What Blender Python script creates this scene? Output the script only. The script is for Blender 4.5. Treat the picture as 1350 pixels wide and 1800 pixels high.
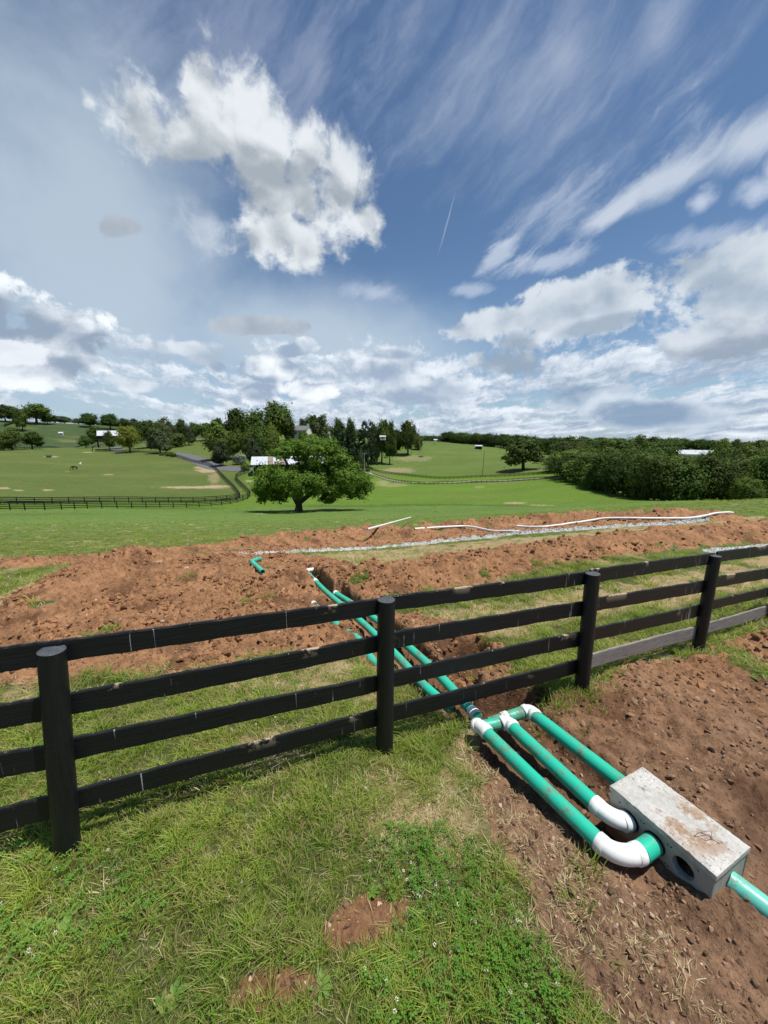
import bpy, math, random
import numpy as np
from mathutils import Vector

scene = bpy.context.scene
for _o in list(bpy.data.objects):
    bpy.data.objects.remove(_o)

# ------------------------------------------------------------------ camera, sky, sun, exposure
CZ = 2.65                                  # eye height over the near lawn
PITCH = math.radians(11.05)
FP = 676.0                                 # focal length of the photograph in its own pixels
CP, SP = math.cos(PITCH), math.sin(PITCH)

cam_d = bpy.data.cameras.new('camera')
cam = bpy.data.objects.new('camera', cam_d)
scene.collection.objects.link(cam)
cam.location = (0, 0, CZ)
cam.rotation_euler = (math.pi / 2 - PITCH, 0, 0)
cam_d.sensor_fit = 'HORIZONTAL'
cam_d.sensor_width = 36.0
cam_d.lens = 36.0 * FP / 1350.0
cam_d.clip_start = 0.05
cam_d.clip_end = 20000
scene.camera = cam

scene.render.engine = 'CYCLES'
scene.view_settings.view_transform = 'Standard'
scene.view_settings.look = 'None'
scene.view_settings.exposure = EXPOSURE = 0.28
scene.view_settings.gamma = 1.0
scene.view_settings.use_curve_mapping = False
scene.cycles.max_bounces = 6
scene.cycles.diffuse_bounces = 3
scene.cycles.transparent_max_bounces = 6

SUNV = Vector((0.30, -0.07, 1.0)).normalized()     # towards the sun: nearly overhead, a little right and behind
sun_d = bpy.data.lights.new('sun', 'SUN')
sun_d.energy = 5.0
sun_d.angle = math.radians(0.53)
sun_d.color = (1.0, 0.955, 0.88)
sun = bpy.data.objects.new('sun', sun_d)
scene.collection.objects.link(sun)
sun.rotation_euler = SUNV.to_track_quat('Z', 'Y').to_euler()
SUN_EL = math.asin(SUNV.z)
SUN_AZ = math.atan2(SUNV.x, SUNV.y)


def azel(u, v):
    xn, yn = (u - 675) / FP, -(v - 900) / FP
    x, y, z = xn, CP + yn * SP, -SP + yn * CP
    return math.atan2(x, y), math.atan2(z, math.hypot(x, y))


class Nodes:
    """a thin wrapper that wires shader nodes as expressions"""
    def __init__(self, tree):
        self.t = tree

    def new(self, typ, **kw):
        n = self.t.nodes.new(typ)
        for k, v in kw.items():
            setattr(n, k, v)
        return n

    def put(self, sock, v):
        if isinstance(v, bpy.types.NodeSocket):
            self.t.links.new(v, sock)
        elif v is not None:
            if hasattr(sock.default_value, '__len__') and not hasattr(v, '__len__'):
                v = [v] * len(sock.default_value)
            if hasattr(v, '__len__') and len(v) == 3 and len(sock.default_value) == 4:
                v = (*v, 1.0)
            sock.default_value = v

    def m(self, op, a, b=None, c=None, clamp=False):
        n = self.new('ShaderNodeMath', operation=op, use_clamp=clamp)
        self.put(n.inputs[0], a); self.put(n.inputs[1], b); self.put(n.inputs[2], c)
        return n.outputs[0]

    def vm(self, op, a, b=None, scale=None):
        n = self.new('ShaderNodeVectorMath', operation=op)
        self.put(n.inputs[0], a); self.put(n.inputs[1], b)
        if scale is not None:
            self.put(n.inputs['Scale'], scale)
        return n.outputs['Value'] if op in ('LENGTH', 'DOT_PRODUCT', 'DISTANCE') else n.outputs[0]

    def noise(self, vec, scale, detail=4, rough=0.5, dist=0.0, lac=2.0, dim='3D', color=False, w=None):
        n = self.new('ShaderNodeTexNoise', noise_dimensions=dim)
        self.put(n.inputs['Vector'], vec); self.put(n.inputs['Scale'], scale)
        self.put(n.inputs['Detail'], detail); self.put(n.inputs['Roughness'], rough)
        self.put(n.inputs['Distortion'], dist); self.put(n.inputs['Lacunarity'], lac)
        if color:                                  # as an explicit vector: implicit conversions upset the node order
            q = self.new('ShaderNodeSeparateColor')
            self.t.links.new(n.outputs['Color'], q.inputs[0])
            return self.xyz(q.outputs[0], q.outputs[1], q.outputs[2])
        return n.outputs['Fac']

    def mapr(self, v, a, b, c=0.0, d=1.0, smooth=False):
        n = self.new('ShaderNodeMapRange', interpolation_type='SMOOTHSTEP' if smooth else 'LINEAR', clamp=True)
        self.put(n.inputs['Value'], v)
        for k, val in zip(('From Min', 'From Max', 'To Min', 'To Max'), (a, b, c, d)):
            self.put(n.inputs[k], val)
        return n.outputs[0]

    def mix(self, f, a, b, mode='MIX'):
        n = self.new('ShaderNodeMix', data_type='RGBA', blend_type=mode)
        self.put(n.inputs['Factor'], f)
        self.put(n.inputs[6], a); self.put(n.inputs[7], b)
        return n.outputs[2]

    def mapping(self, vec, loc=(0, 0, 0), rot=(0, 0, 0), scale=(1, 1, 1), kind='POINT'):
        n = self.new('ShaderNodeMapping', vector_type=kind)
        self.put(n.inputs['Vector'], vec)
        self.put(n.inputs['Location'], loc); self.put(n.inputs['Rotation'], rot); self.put(n.inputs['Scale'], scale)
        return n.outputs[0]

    def xyz(self, x, y, z):
        n = self.new('ShaderNodeCombineXYZ')
        self.put(n.inputs[0], x); self.put(n.inputs[1], y); self.put(n.inputs[2], z)
        return n.outputs[0]

    def sep(self, v):
        n = self.new('ShaderNodeSeparateXYZ')
        self.put(n.inputs[0], v)
        return n.outputs


# ------------------------------------------------------------------ the sky
world = bpy.data.worlds.new('World')
scene.world = world
world.use_nodes = True
world.cycles.sampling_method = 'NONE'
world.node_tree.nodes.clear()
W = Nodes(world.node_tree)


def build_sky():
    out = W.new('ShaderNodeOutputWorld')
    bg = W.new('ShaderNodeBackground')
    bg.inputs['Strength'].default_value = 0.098
    sky = W.new('ShaderNodeTexSky', sky_type='NISHITA')
    sky.sun_disc = False
    sky.sun_elevation = SUN_EL
    sky.sun_rotation = SUN_AZ
    sky.altitude = 300
    sky.air_density = 1.0
    sky.dust_density = 0.4
    sky.ozone_density = 2.6
    tc = W.new('ShaderNodeTexCoord')
    d = W.vm('NORMALIZE', tc.outputs['Generated'])
    x, y, z = W.sep(d)
    az = W.m('ARCTAN2', x, y)
    el = W.m('ARCSINE', z)
    A = W.xyz(az, el, 0.0)                                    # angles on the sky, in radians

    def el_mask(items, grow=1.0):
        """soft ellipses on the sky: 1 in the middle, 0 on the rim, below 0 outside"""
        nonlocal A
        best = None
        for (u0, v0, u1, v1, wid, *hh) in items:              # the long axis given by its two ends
            a0, e0 = azel(u0, v0); a1, e1 = azel(u1, v1)
            L = math.hypot(a1 - a0, e1 - e0) / 2
            n = W.mapping(A, ((a0 + a1) / 2, (e0 + e1) / 2, 0), (0, 0, math.atan2(e1 - e0, a1 - a0)), (L * (1 + (grow - 1) * .3), wid * grow, 1), 'TEXTURE')
            q = W.m('SUBTRACT', 1.0, W.vm('LENGTH', n))
            if hh:
                q = W.m('MULTIPLY', q, hh[0])
            best = q if best is None else W.m('SMOOTH_MAX', best, q, 0.25)
            A = W.xyz(az, el, W.m('MULTIPLY', best, 1e-9))        # keeps the masks in order of use
        return best

    def after(value):
        nonlocal A
        A = W.xyz(az, el, W.m('MULTIPLY', value, 1e-9))

    # base colour
    base = W.mix(1.0, sky.outputs[0], (0.70, 0.79, 0.84), 'MULTIPLY')
    low = W.m('POWER', W.mapr(el, 0.0, 0.42, 1.0, 0.0), 1.8)
    base = W.mix(W.m('MULTIPLY', low, 0.6), base, (3.3, 4.5, 6.0))     # humid air low down

    # noise fields shared by all the clouds
    warp = W.vm('SUBTRACT', W.noise(A, 3.2, 3, 0.55, color=True), (0.5, 0.5, 0.5))
    warp2 = W.vm('SUBTRACT', W.noise(A, 14.0, 4, 0.62, color=True), (0.5, 0.5, 0.5))
    Aw = W.vm('ADD', A, W.vm('ADD', W.vm('SCALE', warp, scale=0.10), W.vm('SCALE', warp2, scale=0.035)))

    def half(v):
        return W.m('SUBTRACT', v, 0.5)

    def field(vec):
        return half(W.noise(W.mapping(vec, (3, 1, 2), (0, 0, 0), (1, 1.35, 1)), 6.5, 8, 0.58))
    F0 = field(Aw); F1 = field(W.vm('ADD', Aw, (0.012, 0.028, 0)))
    L0 = W.noise(W.mapping(Aw, (3, 1, 2), (0, 0, 0), (1, 1.35, 1)), 6.5, 2.5, 0.5)
    L1 = W.noise(W.mapping(Aw, (3.02, 1.075, 2), (0, 0, 0), (1, 1.35, 1)), 6.5, 2.5, 0.5)
    LD = W.m('SUBTRACT', L0, L1)
    elp = W.m('MAXIMUM', el, 0.0)                              # rows that close up towards the horizon
    P = W.xyz(W.m('DIVIDE', az, W.m('ADD', elp, 0.15)), W.m('MULTIPLY', W.m('LOGARITHM', W.m('ADD', elp, 0.075), math.e), 1.75), 0.0)
    Pw = W.vm('ADD', P, W.vm('SCALE', warp2, scale=0.42))
    H0 = half(W.noise(Pw, 1.45, 7, 0.58)); H1 = half(W.noise(W.vm('ADD', Pw, (0.03, 0.13, 0)), 1.45, 6, 0.58))
    fine = half(W.noise(Aw, 34, 4, 0.65))

    # thin veil on the left
    veil_m = el_mask([(-250, 430, 440, 420, 0.38), (200, 560, 860, 620, 0.14), (-300, 300, 160, 220, 0.16, 0.6)])
    veil = W.mapr(W.m('ADD', veil_m, W.m('MULTIPLY', F0, 0.7)), -0.3, 0.8, 0.0, 0.78, True)
    col = W.mix(veil, base, (4.7, 5.6, 6.4))
    after(W.sep(col)[0])

    def stretched(rot, k, scale):
        q = W.mapping(Aw, (0, 0, 0), (0, 0, -rot), (1, 1, 1))
        return half(W.noise(W.mapping(q, (0, 0, 0), (0, 0, 0), (k, 1, 1)), scale, 8, 0.62))
    C1 = stretched(0.55, 0.20, 15.0)
    C2 = stretched(0.62, 0.20, 13.0)

    def streak(items, nn, amount, lo=0.0, hi=0.8, amp=2.2, tint=(5.6, 6.2, 7.2)):
        nonlocal col
        mk = W.m('SUBTRACT', el_mask(items, 1.4), 0.12)
        dd = W.mapr(W.m('ADD', mk, W.m('MULTIPLY', nn, amp * 1.9)), lo, hi, 0.0, amount, True)
        col = W.mix(dd, col, tint)
        after(W.sep(col)[0])

    streak([(560, 50, 1320, 50, 0.14), (900, 90, 1080, 110, 0.06, 1.2), (1080, 60, 1260, 0, 0.08, 1.1)], C2, 0.44, -0.1, 1.5, 1.3)
    streak([(60, 60, 700, 30, 0.13), (480, 70, 620, 150, 0.07)], C2, 0.34, -0.1, 1.2, 1.6, (4.6, 5.0, 6.2))
    streak([(860, 440, 1180, 230, 0.055, 0.9), (1100, 260, 1340, 80, 0.06, 0.8)], C1, 0.42, 0.1, 1.0, 1.7)
    streak([(835, 480, 920, 420, 0.016), (870, 480, 1060, 440, 0.022)], C1, 0.62, 0.0, 0.7, 1.6)
    streak([(770, 510, 880, 510, 0.014), (580, 505, 740, 520, 0.022)], C1, 0.5, 0.0, 0.8, 1.4)
    streak([(985, 428, 1200, 290, 0.018, 1.2), (1050, 375, 1350, 228, 0.028, 1.2), (1150, 315, 1560, 130, 0.042, 1.2)], C1, 0.78, 0.0, 0.95, 0.95, tint=(5.6, 6.2, 7.0))
    streak([(1195, 375, 1275, 335, 0.022), (1270, 370, 1400, 300, 0.028), (1330, 330, 1400, 260, 0.03)], F0, 0.72, 0.05, 0.8, 1.6)
    streak([(1110, 430, 1420, 395, 0.02)], C1, 0.45, 0.0, 0.8, 1.5)
    # the contrail
    a0, e0 = azel(768, 455); a1, e1 = azel(803, 328)
    L = math.hypot(a1 - a0, e1 - e0) / 2
    n = W.mapping(W.vm('ADD', A, W.vm('SCALE', warp2, scale=0.006)), ((a0 + a1) / 2, (e0 + e1) / 2, 0), (0, 0, math.atan2(e1 - e0, a1 - a0)), (L, 0.0024, 1), 'TEXTURE')
    col = W.mix(W.mapr(W.vm('LENGTH', n), 1.0, 0.3, 0.0, 0.22), col, (7, 7.4, 8))

    def cumulus(items, amp, edge, bright, dark, op=1.0, gain=3.0, bias=0.6, erode=0.3, darks=None, fa=0.5, f=(0, 1), cov=None, hole=None):
        """heaped cloud: ellipses broken up by noise; lit from above, grey where thick or underneath"""
        nonlocal col
        a, b = (F0, F1) if f == (0, 1) else (H0, H1)
        den = W.m('ADD', cov, W.m('MULTIPLY', a, amp)) if cov is not None else W.m('ADD', W.m('MULTIPLY', el_mask(items, 1.38), 1.15), W.m('MULTIPLY', a, amp * 2.0))
        den = W.m('SUBTRACT', W.m('ADD', den, W.m('MULTIPLY', fine, 0.8)), 0.0 if cov is not None else 0.06)
        if hole:
            den = W.m('SUBTRACT', den, W.m('MULTIPLY', W.m('MAXIMUM', el_mask(hole), 0.0), 1.3))
        alpha = W.mapr(den, 0.0, edge, 0.0, op, True)
        dif = W.m('MULTIPLY', W.m('SUBTRACT', a, b), gain * 1.3) if f == 'H' else W.m('ADD', W.m('MULTIPLY', W.m('SUBTRACT', a, b), gain * 0.55), W.m('MULTIPLY', LD, gain * 0.75))
        sh = W.m('ADD', dif, W.m('MULTIPLY', W.mapr(den, 0.0, 1.1, 0.0, 1.0), -erode))
        sh = W.m('ADD', W.m('ADD', sh, W.m('MULTIPLY', fine, fa)), bias)
        if darks:
            sh = W.m('SUBTRACT', sh, W.m('MULTIPLY', W.mapr(W.m('ADD', el_mask(darks), W.m('MULTIPLY', a, 1.2)), 0.0, 0.8, 0.0, 1.0, True), 0.62))
        col = W.mix(alpha, col, W.mix(W.mapr(sh, 0.0, 1.0, 0, 1, True), dark, bright))
        after(W.sep(col)[0])

    # rows of cumulus towards the horizon
    cov = W.m('ADD', W.mapr(el, 0.34, 0.16, -0.8, 0.30), W.mapr(az, -0.45, -0.05, -0.12, 0.10))
    cumulus(None, 2.6, 0.42, (7.6, 8.1, 8.7), (2.7, 3.5, 4.7), 0.93, 2.2, 0.52, 0.12, f='H', cov=cov, fa=0.6)
    # long bank on the right
    cumulus([(775, 585, 960, 545, 0.026), (880, 560, 1180, 500, 0.050), (1100, 500, 1420, 440, 0.050), (1180, 545, 1400, 510, 0.03, 0.8)], 1.3, 0.40,
            (6.4, 6.9, 7.4), (3.4, 4.1, 4.9), 0.9, 2.6, 0.55, 0.3, [(960, 590, 1200, 540, 0.02)])
    cumulus([(1150, 615, 1450, 600, 0.032), (1200, 575, 1340, 580, 0.022)], 1.2, 0.45, (5.9, 6.4, 7.0), (2.7, 3.3, 4.2), 0.92, 2.6, 0.62, 0.2,
            [(1180, 640, 1420, 630, 0.03)])
    cumulus([(830, 635, 970, 640, 0.028), (870, 600, 960, 600, 0.02)], 1.3, 0.45, (6.4, 7.0, 7.6), (2.7, 3.4, 4.3), 0.9, 2.4, 0.55, 0.2, [(860, 655, 990, 650, 0.025)])
    cumulus([(940, 700, 1160, 690, 0.035), (1000, 725, 1330, 730, 0.03)], 1.1, 0.55, (6.0, 6.7, 7.5), (2.2, 3.1, 4.4), 0.92, 2.4, 0.45, 0.3, [(1010, 725, 1250, 725, 0.035)])
    # heaps in the middle
    cumulus([(400, 655, 560, 645, 0.026), (480, 625, 560, 605, 0.017), (480, 690, 600, 682, 0.026), (400, 692, 500, 690, 0.024), (360, 640, 400, 650, 0.012)], 1.5, 0.28,
            (8.3, 8.7, 9.1), (2.9, 3.7, 4.9), 0.95, 3.8, 0.68, 0.18, [(400, 675, 520, 670, 0.022), (440, 712, 620, 708, 0.024)])
    cumulus([(610, 650, 760, 640, 0.035), (640, 690, 840, 690, 0.035)], 1.3, 0.45, (7.0, 7.6, 8.2), (3.0, 3.8, 5.0), 0.93, 2.8, 0.6, 0.15,
            [(650, 700, 800, 705, 0.02), (600, 615, 740, 625, 0.015)])
    cumulus([(385, 570, 545, 574, 0.014), (180, 402, 255, 396, 0.013, 0.9)], 2.1, 0.45, (4.6, 5.1, 5.6), (2.6, 3.0, 3.6), 0.8, 2.0, 0.45, 0.2)
    cumulus([(325, 628, 395, 630, 0.015), (240, 610, 400, 615, 0.014), (180, 672, 290, 680, 0.016)], 1.1, 0.5, (6.8, 7.3, 7.9), (3.6, 4.3, 5.2), 0.85, 2.6, 0.6, 0.15)
    # bank at the left edge
    cumulus([(-150, 530, 40, 535, 0.05), (0, 565, 180, 580, 0.038), (-150, 610, 170, 625, 0.045)], 1.6, 0.30,
            (8.2, 8.6, 9.0), (2.6, 3.3, 4.3), 0.96, 3.6, 0.72, 0.22, [(-100, 575, 180, 600, 0.05), (-60, 640, 200, 645, 0.04), (100, 605, 240, 605, 0.03)])
    cumulus([(-60, 618, 90, 622, 0.018)], 1.0, 0.3, (7.2, 7.6, 8.1), (4.2, 4.8, 5.6), 0.9, 2.8, 0.7, 0.1)
    # the big torn cumulus
    cumulus([(215, 285, 300, 175, 0.060), (305, 150, 400, 190, 0.055), (315, 130, 345, 160, 0.026), (370, 190, 530, 270, 0.066), (230, 255, 420, 235, 0.045), (500, 250, 580, 320, 0.055),
             (390, 350, 600, 345, 0.060), (540, 315, 660, 355, 0.065), (380, 392, 630, 402, 0.060), (600, 360, 680, 410, 0.03), (500, 352, 570, 345, 0.050, 1.5), (500, 430, 580, 455, 0.035, 0.9), (640, 390, 675, 440, 0.02, 0.8),
             (140, 150, 170, 195, 0.012, 0.45)],
            1.25, 0.66, (7.0, 7.4, 7.7), (3.3, 3.75, 4.2), 0.97, 2.6, 0.80, 0.22,
            [(220, 300, 400, 262, 0.034), (390, 255, 560, 325, 0.036), (450, 400, 570, 455, 0.050), (380, 425, 480, 420, 0.03)], fa=0.55, hole=[(300, 318, 385, 312, 0.034)])
    cumulus([(280, 370, 420, 410, 0.045), (590, 220, 640, 300, 0.028, 0.8)], 1.6, 0.9, (5.8, 6.3, 6.9), (3.8, 4.4, 5.2), 0.5, 2.4, 0.6, 0.1)

    # below the horizon the sky is a plain dull ground colour
    col = W.mix(W.mapr(el, -0.02, 0.0, 1.0, 0.0), col, (1.1, 1.3, 1.0))
    W.put(bg.inputs['Color'], col)
    W.t.links.new(bg.outputs[0], out.inputs['Surface'])


build_sky()

# ------------------------------------------------------------------ small numeric helpers
def _hash(ix, iy, seed):
    h = (ix.astype(np.int64) * 374761393 + iy.astype(np.int64) * 668265263 + seed * 1442695041) & 0xFFFFFFFF
    h = ((h ^ (h >> 13)) * 1274126177) & 0xFFFFFFFF
    h = h ^ (h >> 16)
    return h


def pnoise(x, y, seed=0):
    """gradient noise, about -1..1"""
    ix, iy = np.floor(x), np.floor(y)
    fx, fy = x - ix, y - iy
    sx, sy = fx * fx * fx * (fx * (fx * 6 - 15) + 10), fy * fy * fy * (fy * (fy * 6 - 15) + 10)

    def g(a, b):
        an = _hash(ix + a, iy + b, seed) / 4294967296.0 * 2 * np.pi
        return np.cos(an) * (fx - a) + np.sin(an) * (fy - b)
    return 1.5 * ((g(0, 0) * (1 - sx) + g(1, 0) * sx) * (1 - sy) + (g(0, 1) * (1 - sx) + g(1, 1) * sx) * sy)


def fbm(x, y, octv=4, seed=0, gain=0.5):
    s, a, t = 0.0, 1.0, 0.0
    for i in range(octv):
        s = s + a * pnoise(x * 2 ** i + i * 17.3, y * 2 ** i - i * 9.1, seed + i)
        t += a; a *= gain
    return s / t


def sstep(v, a, b):
    t = np.clip((v - a) / (b - a), 0, 1)
    return t * t * (3 - 2 * t)


def pl_dist(x, y, pts, vals=None):
    """distance to a polyline and, if given, the value carried along it"""
    best = np.full(x.shape, 1e9); val = np.zeros(x.shape)
    for i in range(len(pts) - 1):
        ax, ay = pts[i][:2]; bx, by = pts[i + 1][:2]
        dx, dy = bx - ax, by - ay
        t = np.clip(((x - ax) * dx + (y - ay) * dy) / (dx * dx + dy * dy + 1e-12), 0, 1)
        d = np.hypot(x - ax - t * dx, y - ay - t * dy)
        m = d < best
        best = np.where(m, d, best)
        if vals is not None:
            val = np.where(m, vals[i] * (1 - t) + vals[i + 1] * t, val)
    return (best, val) if vals is not None else best


def poly_sd(x, y, pts):
    """signed distance to a polygon, positive inside"""
    pts = [p[:2] for p in pts]
    d = pl_dist(x, y, pts + [pts[0]])
    ins = np.zeros(x.shape, bool)
    for i in range(len(pts)):
        ax, ay = pts[i]; bx, by = pts[(i + 1) % len(pts)]
        c = ((ay > y) != (by > y)) & (x < (bx - ax) * (y - ay) / (by - ay + 1e-12) + ax)
        ins ^= c
    return np.where(ins, d, -d)


# ------------------------------------------------------------------ the lie of the land
UC = np.array([0, 170, 340, 510, 680, 850, 1010, 1180, 1350], float)
NEAR = [  # range, then drop below the eye for nine bearings
    (0.3,  [2.58] * 9),
    (1.6,  [2.60, 2.60, 2.60, 2.60, 2.60, 2.58, 2.57, 2.55, 2.53]),
    (3.0,  [2.66, 2.66, 2.66, 2.67, 2.68, 2.68, 2.66, 2.62, 2.60]),
    (4.4,  [2.72, 2.73, 2.75, 2.78, 2.80, 2.80, 2.78, 2.76, 2.74]),
    (6.7,  [2.86, 2.88, 2.92, 3.00, 3.05, 3.05, 3.03, 3.00, 2.97]),
    (10.0, [3.20, 3.24, 3.32, 3.45, 3.52, 3.50, 3.35, 3.22, 3.12]),
    (15.0, [3.70, 3.85, 4.05, 4.35, 4.45, 4.25, 3.85, 3.55, 3.42]),
    (20.0, [4.35, 4.60, 4.90, 5.25, 5.20, 4.80, 4.20, 3.85, 3.72]),
]
FAR = [  # range, then the picture row at which the ground shows (larger than the row before = hidden dip)
    (30,  [944, 940, 938, 937, 930, 918, 906, 896, 889]),
    (45,  [922, 919, 917, 916, 911, 904, 897, 886, 879]),
    (60,  [909, 906, 905, 905, 901, 897, 892, 881, 880]),
    (75,  [900, 899, 898, 897, 894, 892, 889, 884, 885]),
    (92,  [892, 891, 889, 887, 886, 886, 884, 884, 884]),
    (130, [858, 856, 852, 838, 866, 868, 862, 874, 878]),
    (180, [832, 829, 818, 803, 848, 850, 838, 856, 862]),
    (220, [818, 813, 800, 785, 834, 833, 823, 838, 846]),
    (300, [797, 793, 782, 766, 800, 802, 808, 815, 822]),
    (360, [788, 786, 772, 764, 778, 788, 802, 803, 806]),
    (430, [792, 790, 770, 766, 771, 782, 796, 796, 798]),
    (520, [770, 771, 766, 768, 774, 784, 790, 790, 790]),
    (640, [738, 747, 758, 766, 776, 784, 784, 786, 786]),
    (900, [742, 750, 757, 765, 775, 783, 785, 788, 789]),
    (1600, [754, 757, 760, 768, 776, 783, 785, 788, 789]),
    (3500, [766, 766, 768, 772, 777, 782, 784, 786, 787]),
    (9000, [770, 770, 771, 774, 778, 781, 783, 784, 785]),
]


def slope_of(u, v):
    xn, yn = (u - 675) / FP, -(v - 900) / FP
    return (SP - yn * CP) / np.hypot(xn, CP + yn * SP)


_R = np.array([n[0] for n in NEAR] + [f[0] for f in FAR], float)
_T = np.array([n[1] for n in NEAR] + [[f[0] * slope_of(u, v) for u, v in zip(UC, f[1])] for f in FAR])


def _hermite(xk, yk, xq):
    """monotone-limited cubic through the knots (rows of yk)"""
    h = np.diff(xk); dl = np.diff(yk, axis=0) / h[:, None]
    mk = np.zeros_like(yk)
    mk[1:-1] = (dl[:-1] + dl[1:]) / 2
    mk[0], mk[-1] = dl[0], dl[-1]
    same = (dl[:-1] * dl[1:]) > 0
    lim = 2.5 * np.minimum(np.abs(dl[:-1]), np.abs(dl[1:]))
    mk[1:-1] = np.where(same, np.sign(mk[1:-1]) * np.minimum(np.abs(mk[1:-1]), lim), 0)
    i = np.clip(np.searchsorted(xk, xq) - 1, 0, len(xk) - 2)
    t = ((xq - xk[i]) / h[i])[:, None]; hh = h[i][:, None]
    return ((1 + 2 * t) * (1 - t) ** 2 * yk[i] + t * (1 - t) ** 2 * hh * mk[i]
            + t * t * (3 - 2 * t) * yk[i + 1] + t * t * (t - 1) * hh * mk[i + 1])


LR0, LR1, NLR, NU = math.log(0.3), math.log(9000), 900, 271
_lr = np.linspace(LR0, LR1, NLR); _uu = np.linspace(0, 1350, NU)
_fine = _hermite(np.log(_R), _T, _lr)
_fine = _hermite(UC, _fine.T.copy(), _uu).T
for _ in range(10):                                   # take the kinks out
    _fine[1:-1] = (_fine[:-2] + 2 * _fine[1:-1] + _fine[2:]) / 4
    _fine[:, 1:-1] = (_fine[:, :-2] + 2 * _fine[:, 1:-1] + _fine[:, 2:]) / 4


def drop(x, y):
    x = np.asarray(x, float); y = np.asarray(y, float)
    r = np.hypot(x, y)
    az = np.clip(np.arctan2(x, y), -0.785, 0.785)
    u = np.clip(675 + FP * np.tan(az) * 1.0, 0, 1350)
    fi = np.clip((np.log(np.maximum(r, 0.3)) - LR0) / (LR1 - LR0) * (NLR - 1), 0, NLR - 1.001)
    fj = np.clip(u / 1350 * (NU - 1), 0, NU - 1.001)
    i, j = fi.astype(int), fj.astype(int)
    a, b = fi - i, fj - j
    return (_fine[i, j] * (1 - a) * (1 - b) + _fine[i + 1, j] * a * (1 - b) + _fine[i, j + 1] * (1 - a) * b + _fine[i + 1, j + 1] * a * b)


def ray(u, v):
    xn, yn = (u - 675) / FP, -(v - 900) / FP
    return xn, CP + yn * SP, -SP + yn * CP


def onray(u, v, D):
    """world point on the sight line at a given drop below the eye"""
    x, y, z = ray(u, v)
    t = D / -z
    return Vector((x * t, y * t, CZ - D))


_RM = np.exp(np.linspace(math.log(0.7), math.log(5000), 6000))


def G(u, v, h=0.0, rmin=0.7):
    """where the sight line meets the land raised by h"""
    x, y, z = ray(u, v)
    hl = math.hypot(x, y)
    xs, ys = x / hl * _RM, y / hl * _RM
    f = (-z / hl) * _RM - (drop(xs, ys) - h)
    ok = np.nonzero((f >= 0) & (_RM > rmin))[0]
    k = ok[0] if len(ok) else len(_RM) - 1
    return Vector((xs[k], ys[k], CZ - drop(xs[k], ys[k])))


def at_range(u, r):
    x, y, z = ray(u, 790)
    hl = math.hypot(x, y)
    px, py = x / hl * r, y / hl * r
    return Vector((px, py, float(CZ - drop(px, py))))


def z_on(u, v, r):
    return CZ - r * float(slope_of(u, v))


# ------------------------------------------------------------------ what was dug and heaped near the fence
def GL(lst):
    return [G(*p) for p in lst]


LEFT_RIDGE = [((-60, 1100), .10), ((30, 1075), .20), ((100, 1032), .36), ((170, 985), .64), ((235, 962), .80), ((290, 975), .50), ((400, 988), .30), ((500, 1003), .22)]
BANK = [((597, 1012), .16), ((640, 998), .36), ((720, 990), .46), ((800, 978), .46), ((900, 963), .44), ((1000, 950), .46), ((1100, 938), .46), ((1200, 928), .46), ((1360, 916), .48)]
FARBANK = [((440, 952), .22), ((500, 938), .44), ((580, 934), .48), ((650, 926), .52), ((720, 926), .48), ((850, 914), .46), ((950, 906), .44), ((1100, 900), .44), ((1200, 896), .42), ((1262, 901), .30)]
lr_pts = [G(u, v, h) for (u, v), h in LEFT_RIDGE]; lr_h = [h for _, h in LEFT_RIDGE]
bk_pts = [G(u, v, h) for (u, v), h in BANK]; bk_h = [h for _, h in BANK]
fb_pts = [G(u, v, h) for (u, v), h in FARBANK]; fb_h = [h for _, h in FARBANK]
fb2_pts = [G(u, v + 0, .2) for u, v in [(-120, 992), (0, 984), (150, 976), (300, 963), (440, 952)]]
gravel_pts = GL([(470, 973), (520, 970), (600, 966), (700, 959), (780, 951), (830, 946), (900, 939), (1000, 932), (1150, 922), (1235, 915)])
gravel2_pts = GL([(1250, 969), (1300, 966), (1400, 958)])

# sight-line points of the buried pipes, at their depth below the lawn
PA = [G(u, v, -d) for u, v, d in [(538, 1011, .10), (560, 1036, .12), (579, 1057, .14), (633, 1105, .14), (697, 1167, .12), (741, 1211, .07), (790, 1260, .10)]]
PAD = [.10, .12, .14, .14, .12, .08, .10]
_d = (PA[0] - PA[1]).normalized(); _s = Vector((_d.y, -_d.x, 0))
PAT = [PA[0] + _d * .22] + PA
PAS = [PA[0] + _d * .09, PA[0] + _d * .09 + _s * .35, PA[0] + _d * .09 + _s * .75]
PBp = [(591, 1055, .14), (652, 1098, .16), (716, 1154, .16), (767, 1204, .16), (814, 1252, .12), (838, 1273, .08)]
PB = [G(u, v, -d) for u, v, d in PBp]; PBD = [p[2] for p in PBp]
PCp = [(551, 1057, -.06), (575, 1079, -.05), (598, 1101, -.02), (630, 1134, .09), (654, 1160, .00), (670, 1180, .06)]
PC = [G(u, v, -d) for u, v, d in PCp]

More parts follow.
